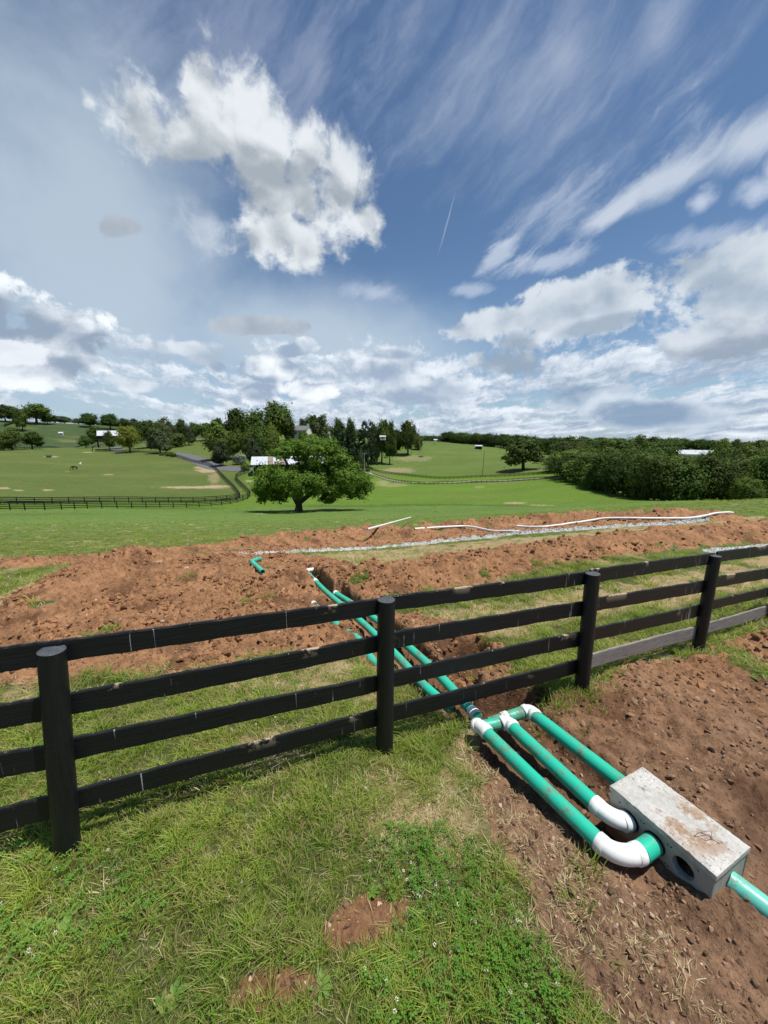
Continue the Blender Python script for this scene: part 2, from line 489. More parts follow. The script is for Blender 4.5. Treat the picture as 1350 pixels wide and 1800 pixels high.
pit_poly = GL([(770, 1135), (800, 1118), (850, 1118), (868, 1140), (850, 1170), (845, 1200), (905, 1198), (965, 1212), (975, 1235), (930, 1258), (870, 1262), (830, 1245), (780, 1195)])
low_poly = GL([(862, 1300), (900, 1262), (940, 1240), (975, 1262), (1100, 1362), (1110, 1400), (1128, 1460), (1095, 1500), (1050, 1475), (960, 1400)])
left_soil = GL([(-160, 1110), (0, 1078), (60, 1050), (120, 1022), (170, 1002), (235, 992), (300, 982), (450, 964), (500, 972), (600, 985), (640, 1010),
                (700, 1075), (820, 1105), (880, 1140), (930, 1195), (990, 1235), (900, 1275), (815, 1268), (760, 1215), (700, 1180), (660, 1185), (600, 1152), (500, 1150),
                (420, 1165), (330, 1182), (200, 1192), (100, 1196), (0, 1212), (-160, 1225)])
front_soil = GL([(1500, 1075), (1350, 1108), (1270, 1128), (1190, 1162), (1070, 1186), (1000, 1222), (950, 1225), (880, 1262), (835, 1288), (815, 1320), (835, 1400), (870, 1480), (915, 1560), (960, 1640),
                 (1020, 1720), (1070, 1800), (1090, 2300), (2300, 2300), (2300, 1300)])
far_soil = GL([(425, 958), (500, 948), (600, 940), (850, 925), (1100, 908), (1280, 903), (1310, 912), (1150, 921), (1000, 931), (850, 943), (700, 957), (600, 964), (480, 971)])
dry_a = GL([(455, 985), (600, 970), (700, 964), (830, 950), (950, 943), (1350, 905), (1350, 930), (1000, 962), (800, 985), (640, 1010), (560, 1000)])
dry_b = GL([(690, 1092), (800, 1070), (950, 1045), (1100, 1020), (1250, 995), (1500, 950), (1500, 1000), (1250, 1058), (1100, 1080), (960, 1110), (880, 1130), (800, 1115)])
dry_c = GL([(380, 1180), (560, 1140), (650, 1180), (690, 1230), (560, 1235), (430, 1225)])
dry_d = GL([(560, 1470), (640, 1400), (760, 1380), (860, 1400), (870, 1500), (800, 1560), (650, 1530)])
dry_e = GL([(800, 1300), (860, 1300), (900, 1440), (960, 1560), (1000, 1640), (900, 1600), (830, 1450)])
dry_f = GL([(-60, 1065), (0, 1050), (60, 1025), (150, 985), (120, 1045), (30, 1085), (-60, 1110)])
bare = [(G(655, 1625), .18, .11), (G(705, 1590), .09, .07), (G(480, 1735), .22, .11), (G(590, 1655), .08, .05), (G(420, 1765), .10, .05)]
weeds_c = [G(1325, 1175), G(1290, 1150)]
MOUNDR = GL([(1130, 1215), (1230, 1260), (1330, 1330), (1480, 1440)])
TRUCKS = GL([(1180, 1300), (1290, 1400), (1400, 1540)])


def soil_mask(x, y):
    w = .10 * fbm(x * 1.7, y * 1.7, 3, 5) + .05 * fbm(x * 9, y * 9, 2, 9)
    s = sstep(poly_sd(x, y, left_soil) + w * 2.2, -.10, .16)
    s = np.maximum(s, sstep(poly_sd(x, y, front_soil) + w * 2.0, -.12, .16))
    d, h = pl_dist(x, y, bk_pts, bk_h)
    s = np.maximum(s, sstep(1.25 + w * 4 - d, -.15, .2))
    d, h = pl_dist(x, y, fb_pts, fb_h)
    s = np.maximum(s, sstep(1.05 + w * 4 - d, -.12, .15))
    s = np.maximum(s, sstep(poly_sd(x, y, far_soil) + w * 2, -.1, .15))
    d = pl_dist(x, y, fb2_pts)
    s = np.maximum(s, sstep(.78 + w * 3 - d, -.15, .2))
    for p, rx, ry in bare:
        s = np.maximum(s, sstep(1 + w * 11 - np.hypot((x - p.x) / rx, (y - p.y) / ry), -.2, .4))
    for p in weeds_c:
        s = s * (1 - .75 * sstep(.38 + w - np.hypot(x - p.x, y - p.y), 0, .25))
    # tufts that survived in the dug ground
    s = s * (1 - .8 * sstep(fbm(x * 1.1 + 40, y * 1.1, 3, 77), .36, .5) * (y > 5.0))
    return s


def dry_mask(x, y):
    n = fbm(x * .9, y * .9, 4, 31)
    d = np.zeros(x.shape)
    for poly, k in ((dry_a, 1.0), (dry_b, 1.0), (dry_c, .85), (dry_d, .85), (dry_e, 1.0), (dry_f, .9)):
        d = np.maximum(d, k * sstep(poly_sd(x, y, poly) + n * .5, -.25, .35))
    d = np.maximum(d, .75 * sstep(n, .05, .40))
    return d * (1 - .75 * sstep(fbm(x * 1.3 + 9, y * 2.6, 3, 61), .18, .42))


def gravel_mask(x, y):
    w = .10 * fbm(x * 2.5, y * 2.5, 3, 15)
    g = sstep(.30 + w * 1.6 - pl_dist(x, y, gravel_pts), -.03, .05)
    g2 = sstep(.22 + w * 1.4 - pl_dist(x, y, gravel2_pts), -.03, .05)
    p = G(440, 976)
    g3 = sstep(.22 + w * 3 - np.hypot((x - p.x) / 1.6, y - p.y), -.03, .05) * .7
    return np.maximum(np.maximum(g, g2), g3)


def relief(x, y, soil):
    """heaps, trenches and clods on top of the lie of the land"""
    r = np.hypot(x, y)
    z = np.zeros(x.shape)
    near = r < 42
    if not near.any():
        return .35 * fbm(x * .035, y * .035, 3, 90) * sstep(r, 30, 80)
    xs, ys, so = x[near], y[near], soil[near]
    w = fbm(xs * .8, ys * .8, 3, 3)
    zz = .035 * w + .012 * fbm(xs * 3, ys * 3, 2, 8)
    d, h = pl_dist(xs, ys, lr_pts, lr_h)
    d = d * (1 + .25 * w)
    zz += h * (.70 * np.exp(-(d / 1.0) ** 2) + .30 * np.exp(-(d / 2.0) ** 2))
    d, h = pl_dist(xs, ys, bk_pts, bk_h)
    d = d * (1 + .2 * w)
    zz += h * np.exp(-(d / .85) ** 2.4) * (1 + .35 * fbm(xs * 1.5, ys * 1.5, 3, 21))
    d, h = pl_dist(xs, ys, fb_pts, fb_h)
    zz += h * np.exp(-(d / .70) ** 2.2) * (1 + .6 * fbm(xs * 1.6, ys * 1.6, 3, 22))
    zz += .16 * np.exp(-(pl_dist(xs, ys, fb2_pts) / .5) ** 2) * (1 + .8 * fbm(xs * 1.3, ys * 1.3, 3, 23))
    zz -= .06 * sstep(.35 - pl_dist(xs, ys, gravel_pts), 0, .2)
    # long pipe trenches
    wob = .05 * fbm(xs * 2.2, ys * 2.2, 3, 44)
    for pts, dd, hw in ((PAT, [.12] + PAD, .20), (PB, PBD, .24), (PAS, [.12, .08, .03], .14)):
        d, dep = pl_dist(xs, ys, pts, dd)
        k = sstep(hw + wob - d, 0, .07) * (r[near] < 14)
        zz = zz * (1 - k) - (dep + .06) * k
    zz_pit = .42 * sstep(poly_sd(xs, ys, pit_poly) + wob, -.02, .13)
    zz = np.where(zz_pit > 0, np.minimum(zz, zz * (1 - zz_pit / .42) - zz_pit), zz)
    zz_low = .20 * sstep(poly_sd(xs, ys, low_poly) + wob, -.02, .12)
    zz = zz - zz_low * (zz_pit < .1)
    zz -= .07 * np.exp(-(pl_dist(xs, ys, [(1.50, 2.05), (1.66, 1.62)]) / .16) ** 2)
    zz += .13 * np.exp(-(pl_dist(xs, ys, MOUNDR) / .75) ** 2)
    zz -= .05 * np.exp(-(pl_dist(xs, ys, TRUCKS) / .14) ** 2)
    # the soil itself
    big = sstep(ys, 3.2, 5.5)
    amp = .45 + .75 * big
    warp_x = xs + .06 * fbm(xs * 4, ys * 4, 2, 70); warp_y = ys + .06 * fbm(xs * 4, ys * 4, 2, 71)
    rid = 1 - np.abs(fbm(warp_x * 4.2, warp_y * 4.2, 3, 50)) * 2.2
    lump = fbm(warp_x * 9, warp_y * 9, 3, 51, .6)
    fine = fbm(warp_x * 26, warp_y * 26, 2, 52, .6)
    blk = np.clip(fbm(warp_x * 2.6 + 7, warp_y * 2.6, 4, 53, .6), -1, 1)
    zz += so * amp * (.095 * blk + .050 * rid + .070 * lump + .036 * fine)
    zz += (1 - so) * .010 * fbm(xs * 11, ys * 11, 2, 54)
    z[near] = zz * (1 - sstep(r[near], 34, 42))
    far = r > 30
    z[far] += (.35 * fbm(x[far] * .035, y[far] * .035, 3, 90)) * sstep(r[far], 30, 80)
    return z


def height(x, y):
    x = np.asarray(x, float); y = np.asarray(y, float)
    sh = x.shape
    x, y = x.ravel(), y.ravel()
    s = np.zeros(x.shape); nr_ = np.hypot(x, y) < 45
    if nr_.any():
        s[nr_] = soil_mask(x[nr_], y[nr_])
    return (CZ - drop(x, y) + relief(x, y, s)).reshape(sh)


# ------------------------------------------------------------------ object helpers
COL = scene.collection


def tag(o, label=None, cat=None, group=None, kind=None):
    if label: o['label'] = label
    if cat: o['category'] = cat
    if group: o['group'] = group
    if kind: o['kind'] = kind
    return o


def empty(name, loc=(0, 0, 0), rz=0.0):
    o = bpy.data.objects.new(name, None)
    o.empty_display_size = 0.2
    COL.objects.link(o)
    o.location = loc; o.rotation_euler = (0, 0, rz)
    return o


def link(name, me, mat=None, parent=None):
    if mat is not None and not me.materials:
        me.materials.append(mat)
    o = bpy.data.objects.new(name, me)
    COL.objects.link(o)
    if parent is not None:
        o.parent = parent
    return o


def mesh_np(name, verts, quads=None, tris=None, smooth=False):
    me = bpy.data.meshes.new(name)
    verts = np.ascontiguousarray(verts, np.float32)
    me.vertices.add(len(verts)); me.vertices.foreach_set('co', verts.ravel())
    nq = 0 if quads is None else len(quads); ntr = 0 if tris is None else len(tris)
    loops = np.concatenate([np.asarray(a, np.int32).ravel() for a in (quads, tris) if a is not None and len(a)]) if nq + ntr else np.zeros(0, np.int32)
    me.loops.add(len(loops)); me.loops.foreach_set('vertex_index', loops)
    me.polygons.add(nq + ntr)
    st = np.concatenate([np.arange(nq) * 4, nq * 4 + np.arange(ntr) * 3]).astype(np.int32)
    me.polygons.foreach_set('loop_start', st)
    me.polygons.foreach_set('use_smooth', np.full(nq + ntr, bool(smooth)))
    me.update(calc_edges=True)
    return me


class MB:
    """collects shapes into one mesh"""
    def __init__(self):
        self.v, self.f, self.s = [], [], []

    def add(self, vs, fs, smooth=False):
        o = len(self.v)
        self.v += [tuple(p) for p in vs]
        self.f += [tuple(i + o for i in f) for f in fs]
        self.s += [smooth] * len(fs)

    def box(self, c, size, ax=None):
        """box about c; ax = three unit axes"""
        c = Vector(c)
        ax = ax or (Vector((1, 0, 0)), Vector((0, 1, 0)), Vector((0, 0, 1)))
        h = [ax[i] * (size[i] / 2) for i in range(3)]
        vs = [c + h[0] * a + h[1] * b + h[2] * d for d in (-1, 1) for b in (-1, 1) for a in (-1, 1)]
        self.add(vs, [(0, 2, 3, 1), (4, 5, 7, 6), (0, 1, 5, 4), (2, 6, 7, 3), (0, 4, 6, 2), (1, 3, 7, 5)])

    def tube(self, pts, radii, seg=12, caps=True, smooth=True, squash=1.0):
        pts = [Vector(p) for p in pts]
        if not hasattr(radii, '__len__'):
            radii = [radii] * len(pts)
        vs, fs = [], []
        t0 = (pts[1] - pts[0]).normalized()
        ref = Vector((0, 0, 1)) if abs(t0.z) < .9 else Vector((1, 0, 0))
        nrm = (ref - t0 * ref.dot(t0)).normalized()
        for i, p in enumerate(pts):
            t = (pts[min(i + 1, len(pts) - 1)] - pts[max(i - 1, 0)]).normalized()
            nrm = (nrm - t * nrm.dot(t)).normalized()
            b = t.cross(nrm)
            for k in range(seg):
                a = 2 * math.pi * k / seg
                vs.append(p + (nrm * math.cos(a) + b * math.sin(a) * squash) * radii[i])
        for i in range(len(pts) - 1):
            for k in range(seg):
                k2 = (k + 1) % seg
                fs.append((i * seg + k, i * seg + k2, (i + 1) * seg + k2, (i + 1) * seg + k))
        self.add(vs, fs, smooth)
        if caps:
            n = len(pts) - 1
            self.add([vs[k] for k in range(seg)], [tuple(range(seg))[::-1]])
            self.add([vs[n * seg + k] for k in range(seg)], [tuple(range(seg))])

    def mesh(self, name):
        me = bpy.data.meshes.new(name)
        me.from_pydata(self.v, [], self.f)
        me.polygons.foreach_set('use_smooth', self.s)
        me.update()
        return me

    def build(self, name, mat, parent=None):
        return link(name, self.mesh(name), mat, parent)


def merge_close(me, d=1e-4):
    import bmesh
    b = bmesh.new(); b.from_mesh(me); bmesh.ops.remove_doubles(b, verts=b.verts, dist=d); b.to_mesh(me); b.free()
    return me


# ------------------------------------------------------------------ materials
def material(name):
    m = bpy.data.materials.new(name)
    m.use_nodes = True
    m.node_tree.nodes.clear()
    n = Nodes(m.node_tree)
    out = n.new('ShaderNodeOutputMaterial')
    return m, n, out


def principled(n, out, col, rough=0.8, normal=None, spec=0.3, metallic=0.0, sheen=None):
    p = n.new('ShaderNodeBsdfPrincipled')
    n.put(p.inputs['Base Color'], col); n.put(p.inputs['Roughness'], rough)
    n.put(p.inputs['Specular IOR Level'], spec); n.put(p.inputs['Metallic'], metallic)
    if normal is not None:
        n.put(p.inputs['Normal'], normal)
    n.t.links.new(p.outputs[0], out.inputs['Surface'])
    return p


def bump(n, h, strength=0.5, dist=0.01):
    b = n.new('ShaderNodeBump')
    n.put(b.inputs['Height'], h); b.inputs['Strength'].default_value = strength; b.inputs['Distance'].default_value = dist
    return b.outputs[0]


def geo_pos(n):
    return n.new('ShaderNodeNewGeometry').outputs['Position']


def obj_pos(n):
    return n.new('ShaderNodeTexCoord').outputs['Object']


def simple(name, col, rough=0.8, var=0.15, scale=8.0, spec=0.3, bmp=0.0, metallic=0.0, local=True, rnd=0.0):
    m, n, out = material(name)
    pos = obj_pos(n) if local else geo_pos(n)
    f = n.noise(pos, scale, 5, 0.6)
    c = n.mix(f, [v * (1 - var) for v in col], [min(1, v * (1 + var)) for v in col])
    if rnd:
        oi = n.new('ShaderNodeObjectInfo').outputs['Random']
        hs = n.new('ShaderNodeHueSaturation'); n.put(hs.inputs['Color'], c); n.put(hs.inputs['Value'], n.mapr(oi, 0, 1, 1 - rnd, 1 + rnd)); c = hs.outputs[0]
    nr = bump(n, n.noise(pos, scale * 4, 4, 0.6), bmp, 0.01) if bmp else None
    principled(n, out, c, rough, nr, spec, metallic)
    return m


def mat_ground():
    m, n, out = material('turf_and_soil')
    pos = geo_pos(n)
    att = n.new('ShaderNodeAttribute', attribute_name='tint').outputs['Color']
    msk = n.sep(n.new('ShaderNodeAttribute', attribute_name='mask').outputs['Vector'])   # soil, dry, gravel
    soil, dry, grav = msk[0], msk[1], msk[2]
    dist = n.vm('LENGTH', pos)
    far = n.mapr(dist, 14, 60)
    # turf
    n1 = n.noise(pos, 1.3, 6, 0.65); n2 = n.noise(pos, 22.0, 5, 0.7)
    n3 = n.noise(n.mapping(pos, scale=(1, 2.2, 1)), 0.12, 5, 0.6)
    turf = n.mix(n.mapr(n1, 0.3, 0.7), n.mix(1.0, att, (0.78, 0.84, 0.70), 'MULTIPLY'), n.mix(1.0, att, (1.22, 1.14, 1.2), 'MULTIPLY'))
    turf = n.mix(n.m('MULTIPLY', n.mapr(n3, 0.3, 0.72), 0.5), turf, n.mix(1.0, att, (1.25, 1.02, 1.0), 'MULTIPLY'))
    n4 = n.noise(n.mapping(pos, scale=(1, 3.5, 1)), 0.55, 5, 0.7)
    turf = n.mix(n.m('MULTIPLY', n.mapr(n4, 0.40, 0.66), n.m('MULTIPLY', far, 0.62)), turf, n.mix(1.0, att, (0.60, 0.70, 0.6), 'MULTIPLY'))
    n5 = n.noise(n.mapping(pos, scale=(1, 1.6, 1)), 2.6, 4, 0.75)
    turf = n.mix(n.m('MULTIPLY', n.mapr(n5, 0.42, 0.60), 0.55), turf, n.mix(1.0, att, (1.35, 1.22, 1.35), 'MULTIPLY'))
    n6 = n.noise(n.mapping(pos, scale=(0.10, 1.0, 1)), 0.9, 4, 0.7)
    turf = n.mix(n.m('MULTIPLY', n.mapr(n6, 0.45, 0.6), n.m('MULTIPLY', far, 0.35)), turf, n.mix(1.0, att, (0.72, 0.86, 0.66), 'MULTIPLY'))
    turf = n.mix(n.m('MULTIPLY', n.mapr(n2, 0.35, 0.65), n.m('SUBTRACT', 1.0, far)), turf, (0.060, 0.050, 0.026))
    straw = n.mix(n.mapr(n2, 0.3, 0.7), (0.21, 0.155, 0.08), (0.36, 0.27, 0.15))
    c = n.mix(n.mapr(n.m('ADD', dry, n.m('MULTIPLY', n.m('SUBTRACT', n2, 0.5), 0.5)), 0.25, 0.85), turf, straw)
    # soil: red-brown clay, drier paler crust, darker damp patches
    s1 = n.noise(pos, 1.1, 6, 0.6); s2 = n.noise(pos, 7.5, 6, 0.68); s3 = n.noise(pos, 45.0, 4, 0.7)
    redness = n.mapr(n.m('SUBTRACT', n.sep(pos)[1], n.m('MULTIPLY', n.m('SUBTRACT', s1, .5), 4)), 2.4, 5.5)
    redness = n.m('MAXIMUM', redness, n.mapr(n.sep(pos)[0], 0.9, 0.4))
    lo = n.mix(redness, (0.068, 0.036, 0.021), (0.095, 0.041, 0.019))
    hi = n.mix(redness, (0.265, 0.158, 0.095), (0.365, 0.192, 0.097))
    sc = n.mix(n.mapr(n.m('ADD', n.m('MULTIPLY', s2, 0.65), n.m('MULTIPLY', s1, 0.35)), 0.36, 0.64), lo, hi)
    sc = n.mix(n.m('MULTIPLY', n.mapr(s3, 0.40, 0.70), 0.35), sc, n.mix(redness, (0.30, 0.20, 0.13), (0.46, 0.29, 0.16)))
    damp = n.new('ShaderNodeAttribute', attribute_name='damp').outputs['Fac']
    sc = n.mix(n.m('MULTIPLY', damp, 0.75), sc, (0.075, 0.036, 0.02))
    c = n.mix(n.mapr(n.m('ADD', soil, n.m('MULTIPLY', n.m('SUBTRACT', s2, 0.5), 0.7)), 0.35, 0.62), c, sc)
    gc = n.mix(n.noise(pos, 30, 3, 0.7), (0.22, 0.22, 0.215), (0.52, 0.515, 0.50))
    c = n.mix(n.mapr(grav, 0.3, 0.6), c, gc)
    bh = n.m('ADD', n.m('MULTIPLY', s2, 1.4), n.m('MULTIPLY', s3, 0.5))
    b = n.new('ShaderNodeBump'); n.put(b.inputs['Height'], bh); b.inputs['Distance'].default_value = 0.05
    n.put(b.inputs['Strength'], n.m('MULTIPLY', n.m('SUBTRACT', 1.0, far), 0.8))
    fbn = n.new('ShaderNodeBump'); n.put(fbn.inputs['Height'], n.m('ADD', n4, n.noise(pos, 2.5, 4, 0.7))); fbn.inputs['Distance'].default_value = 0.35
    n.put(fbn.inputs['Strength'], n.m('MULTIPLY', far, 0.8)); n.put(fbn.inputs['Normal'], b.outputs[0])
    principled(n, out, c, 0.95, fbn.outputs[0], 0.12)
    return m


def mat_blade(name, ca, cb, dryc=(0.34, 0.26, 0.12), dry_bias=0.0, trans=0.35):
    m, n, out = material(name)
    pos = geo_pos(n)
    rnd = n.new('ShaderNodeObjectInfo').outputs['Random']
    isl = n.new('ShaderNodeNewGeometry').outputs['Random Per Island']
    p1 = n.noise(pos, 1.1, 4, 0.6); p2 = n.noise(pos, 6.0, 3, 0.6)
    c = n.mix(n.m('ADD', n.mapr(p1, 0.30, 0.70, 0.0, 0.65), n.m('MULTIPLY', isl, 0.40)), ca, cb)
    d = n.m('ADD', n.m('ADD', n.m('MULTIPLY', p2, 0.9), n.m('MULTIPLY', isl, 0.55)), n.m('MULTIPLY', rnd, 0.35))
    c = n.mix(n.mapr(d, 0.98 - dry_bias, 1.22 - dry_bias), c, dryc)
    df = n.new('ShaderNodeBsdfPrincipled'); n.put(df.inputs['Base Color'], c); df.inputs['Roughness'].default_value = 0.55
    df.inputs['Specular IOR Level'].default_value = 0.35
    tr = n.new('ShaderNodeBsdfTranslucent'); n.put(tr.inputs['Color'], n.mix(1.0, c, (1.15, 1.25, 0.55), 'MULTIPLY'))
    mx = n.new('ShaderNodeMixShader'); mx.inputs[0].default_value = trans
    n.t.links.new(df.outputs[0], mx.inputs[1]); n.t.links.new(tr.outputs[0], mx.inputs[2])
    n.t.links.new(mx.outputs[0], out.inputs['Surface'])
    return m


def mat_leaf(name, ca, cb, trans=0.25):
    m, n, out = material(name)
    pos = obj_pos(n)
    rnd = n.new('ShaderNodeObjectInfo').outputs['Random']
    isl = n.new('ShaderNodeNewGeometry').outputs['Random Per Island']
    p1 = n.noise(pos, 0.9, 3, 0.6)
    f = n.m('ADD', n.m('MULTIPLY', isl, 0.3), n.m('MULTIPLY', n.mapr(p1, 0.3, 0.7), 0.7))
    c = n.mix(f, ca, cb)
    hs = n.new('ShaderNodeHueSaturation'); n.put(hs.inputs['Color'], c)
    n.put(hs.inputs['Value'], n.mapr(rnd, 0, 1, 0.62, 1.35)); n.put(hs.inputs['Hue'], n.mapr(n.m('FRACT', n.m('MULTIPLY', rnd, 7.3)), 0, 1, 0.478, 0.512))
    df = n.new('ShaderNodeBsdfPrincipled'); n.put(df.inputs['Base Color'], hs.outputs[0]); df.inputs['Roughness'].default_value = 0.6
    df.inputs['Specular IOR Level'].default_value = 0.12
    tr = n.new('ShaderNodeBsdfTranslucent'); n.put(tr.inputs['Color'], n.mix(1.0, hs.outputs[0], (1.1, 1.2, 0.5), 'MULTIPLY'))
    mx = n.new('ShaderNodeMixShader'); mx.inputs[0].default_value = trans
    n.t.links.new(df.outputs[0], mx.inputs[1]); n.t.links.new(tr.outputs[0], mx.inputs[2])
    n.t.links.new(mx.outputs[0], out.inputs['Surface'])
    return m


def mat_black_wood():
    m, n, out = material('black_painted_board')
    pos = obj_pos(n)
    g = n.noise(n.mapping(pos, scale=(0.6, 14, 14)), 5, 6, 0.65)
    c = n.mix(g, (0.0030, 0.0032, 0.0038), (0.011, 0.012, 0.0135))
    # worn top edge and drips
    uvn = n.new('ShaderNodeAttribute', attribute_name='edge').outputs['Fac']
    w1 = n.noise(pos, 1.6, 4, 0.6); w2 = n.noise(pos, 20, 4, 0.7)
    wear = n.m('MULTIPLY', n.mapr(n.m('ADD', w1, n.m('MULTIPLY', w2, 0.22)), 0.712, 0.735), uvn)
    c = n.mix(wear, c, (0.38, 0.30, 0.21))
    dr = n.noise(n.mapping(pos, scale=(60, 60, 1.6)), 1.0, 2, 0.5)
    dm = n.mapr(n.noise(pos, 2.6, 3, 0.6), 0.42, 0.54)
    c = n.mix(n.m('MULTIPLY', n.mapr(dr, 0.69, 0.72), dm), c, (0.46, 0.46, 0.44))
    c = n.mix(n.m('MULTIPLY', n.mapr(w2, 0.70, 0.76), 0.5), c, (0.09, 0.085, 0.08))
    nr = bump(n, n.m('ADD', g, n.m('MULTIPLY', w2, 0.35)), 0.55, 0.006)
    principled(n, out, c, n.mapr(g, 0.3, 0.7, 0.38, 0.62), nr, 0.38)
    return m


def mat_grey_wood():
    m, n, out = material('weathered_grey_board')
    pos = obj_pos(n)
    g = n.noise(n.mapping(pos, scale=(1.0, 18, 18)), 4, 7, 0.7)
    k = n.noise(n.mapping(pos, scale=(3, 9, 9)), 1.6, 4, 0.6)
    c = n.mix(n.mapr(g, 0.3, 0.7), (0.13, 0.115, 0.105), (0.30, 0.275, 0.255))
    c = n.mix(n.mapr(k, 0.62, 0.74), c, (0.075, 0.065, 0.058))
    principled(n, out, c, 0.85, bump(n, g, 0.6, 0.006), 0.2)
    return m


def mat_post():
    m, n, out = material('black_painted_post')
    pos = obj_pos(n)
    g = n.noise(n.mapping(pos, scale=(12, 12, 0.8)), 5, 6, 0.65)
    c = n.mix(g, (0.0035, 0.0038, 0.0045), (0.012, 0.013, 0.015))
    w2 = n.noise(pos, 28, 4, 0.7)
    c = n.mix(n.m('MULTIPLY', n.mapr(w2, 0.68, 0.75), 0.55), c, (0.10, 0.10, 0.10))
    principled(n, out, c, n.mapr(g, 0.3, 0.7, 0.36, 0.6), bump(n, n.m('ADD', g, n.m('MULTIPLY', w2, 0.3)), 0.6, 0.008), 0.4)
    return m


def mat_post_top():
    m, n, out = material('post_end_grain')
    pos = obj_pos(n)
    w = n.new('ShaderNodeTexNoise'); w.inputs['Scale'].default_value = 22
    n.put(w.inputs['Vector'], n.mapping(pos, scale=(1, 1, .2)))
    c = n.mix(w.outputs['Fac'], (0.025, 0.028, 0.034), (0.085, 0.092, 0.105))
    principled(n, out, c, 0.55, bump(n, w.outputs['Fac'], 0.7, 0.008), 0.4)
    return m


def mat_pvc(name, col, dirt=(0.16, 0.09, 0.05), amount=0.35, rough=0.34):
    m, n, out = material(name)
    pos = geo_pos(n)
    f = n.noise(pos, 3.5, 4, 0.6)
    c = n.mix(f, [v * 0.86 for v in col], [min(1, v * 1.1) for v in col])
    d1 = n.noise(pos, 5.0, 6, 0.72); d2 = n.noise(n.mapping(pos, scale=(1, 1, 1)), 55.0, 3, 0.7)
    dm = n.m('MULTIPLY', n.mapr(n.m('ADD', n.m('MULTIPLY', d1, 0.7), n.m('MULTIPLY', d2, 0.3)), 0.50, 0.66), amount * 2.0, clamp=True)
    c = n.mix(dm, c, dirt)
    principled(n, out, c, n.m('ADD', n.m('MULTIPLY', dm, 0.5), rough), bump(n, d2, 0.08, 0.003), 0.45)
    return m


def mat_concrete(name, lid=False):
    m, n, out = material(name)
    pos = obj_pos(n)
    a = n.noise(pos, 4.0, 6, 0.65); b = n.noise(pos, 38, 5, 0.7)
    if lid:
        c = n.mix(n.mapr(n.m('ADD', n.m('MULTIPLY', a, .5), n.m('MULTIPLY', b, .5)), 0.3, 0.7), (0.27, 0.265, 0.245), (0.56, 0.55, 0.52))
        rust = n.m('MULTIPLY', n.mapr(n.noise(pos, 7.0, 6, 0.7), 0.49, 0.60), n.mapr(n.vm('LENGTH', n.vm('SUBTRACT', pos, (0.08, 0.0, 0))), 0.26, 0.12))
        c = n.mix(n.m('MULTIPLY', rust, 0.85), c, (0.25, 0.145, 0.075))
        lich = n.mapr(n.noise(pos, 48.0, 4, 0.75), 0.56, 0.62)
        zone = n.mapr(n.noise(pos, 6.0, 3, 0.6), 0.42, 0.58)
        c = n.mix(n.m('MULTIPLY', n.m('MULTIPLY', lich, zone), 0.85), c, (0.11, 0.085, 0.06))
        c = n.mix(n.m('MULTIPLY', n.mapr(n.noise(pos, 14.0, 6, 0.75), 0.60, 0.67), n.mapr(n.sep(pos)[0], 0.05, -0.22)), c, (0.11, 0.07, 0.045))
    else:
        c = n.mix(n.m('ADD', n.m('MULTIPLY', a, .6), n.m('MULTIPLY', b, .4)), (0.22, 0.215, 0.18), (0.47, 0.46, 0.41))
        st = n.noise(n.mapping(pos, scale=(9, 9, 1.3)), 2.0, 5, 0.6)
        c = n.mix(n.m('MULTIPLY', n.mapr(st, 0.5, 0.7), 0.5), c, (0.15, 0.14, 0.10))
        c = n.mix(n.mapr(n.m('ADD', n.sep(pos)[2], n.m('MULTIPLY', a, 0.07)), 0.17, 0.09), c, (0.20, 0.12, 0.07))
    principled(n, out, c, 0.9, bump(n, n.m('ADD', a, b), 0.35, 0.006), 0.2)
    return m


M = {}


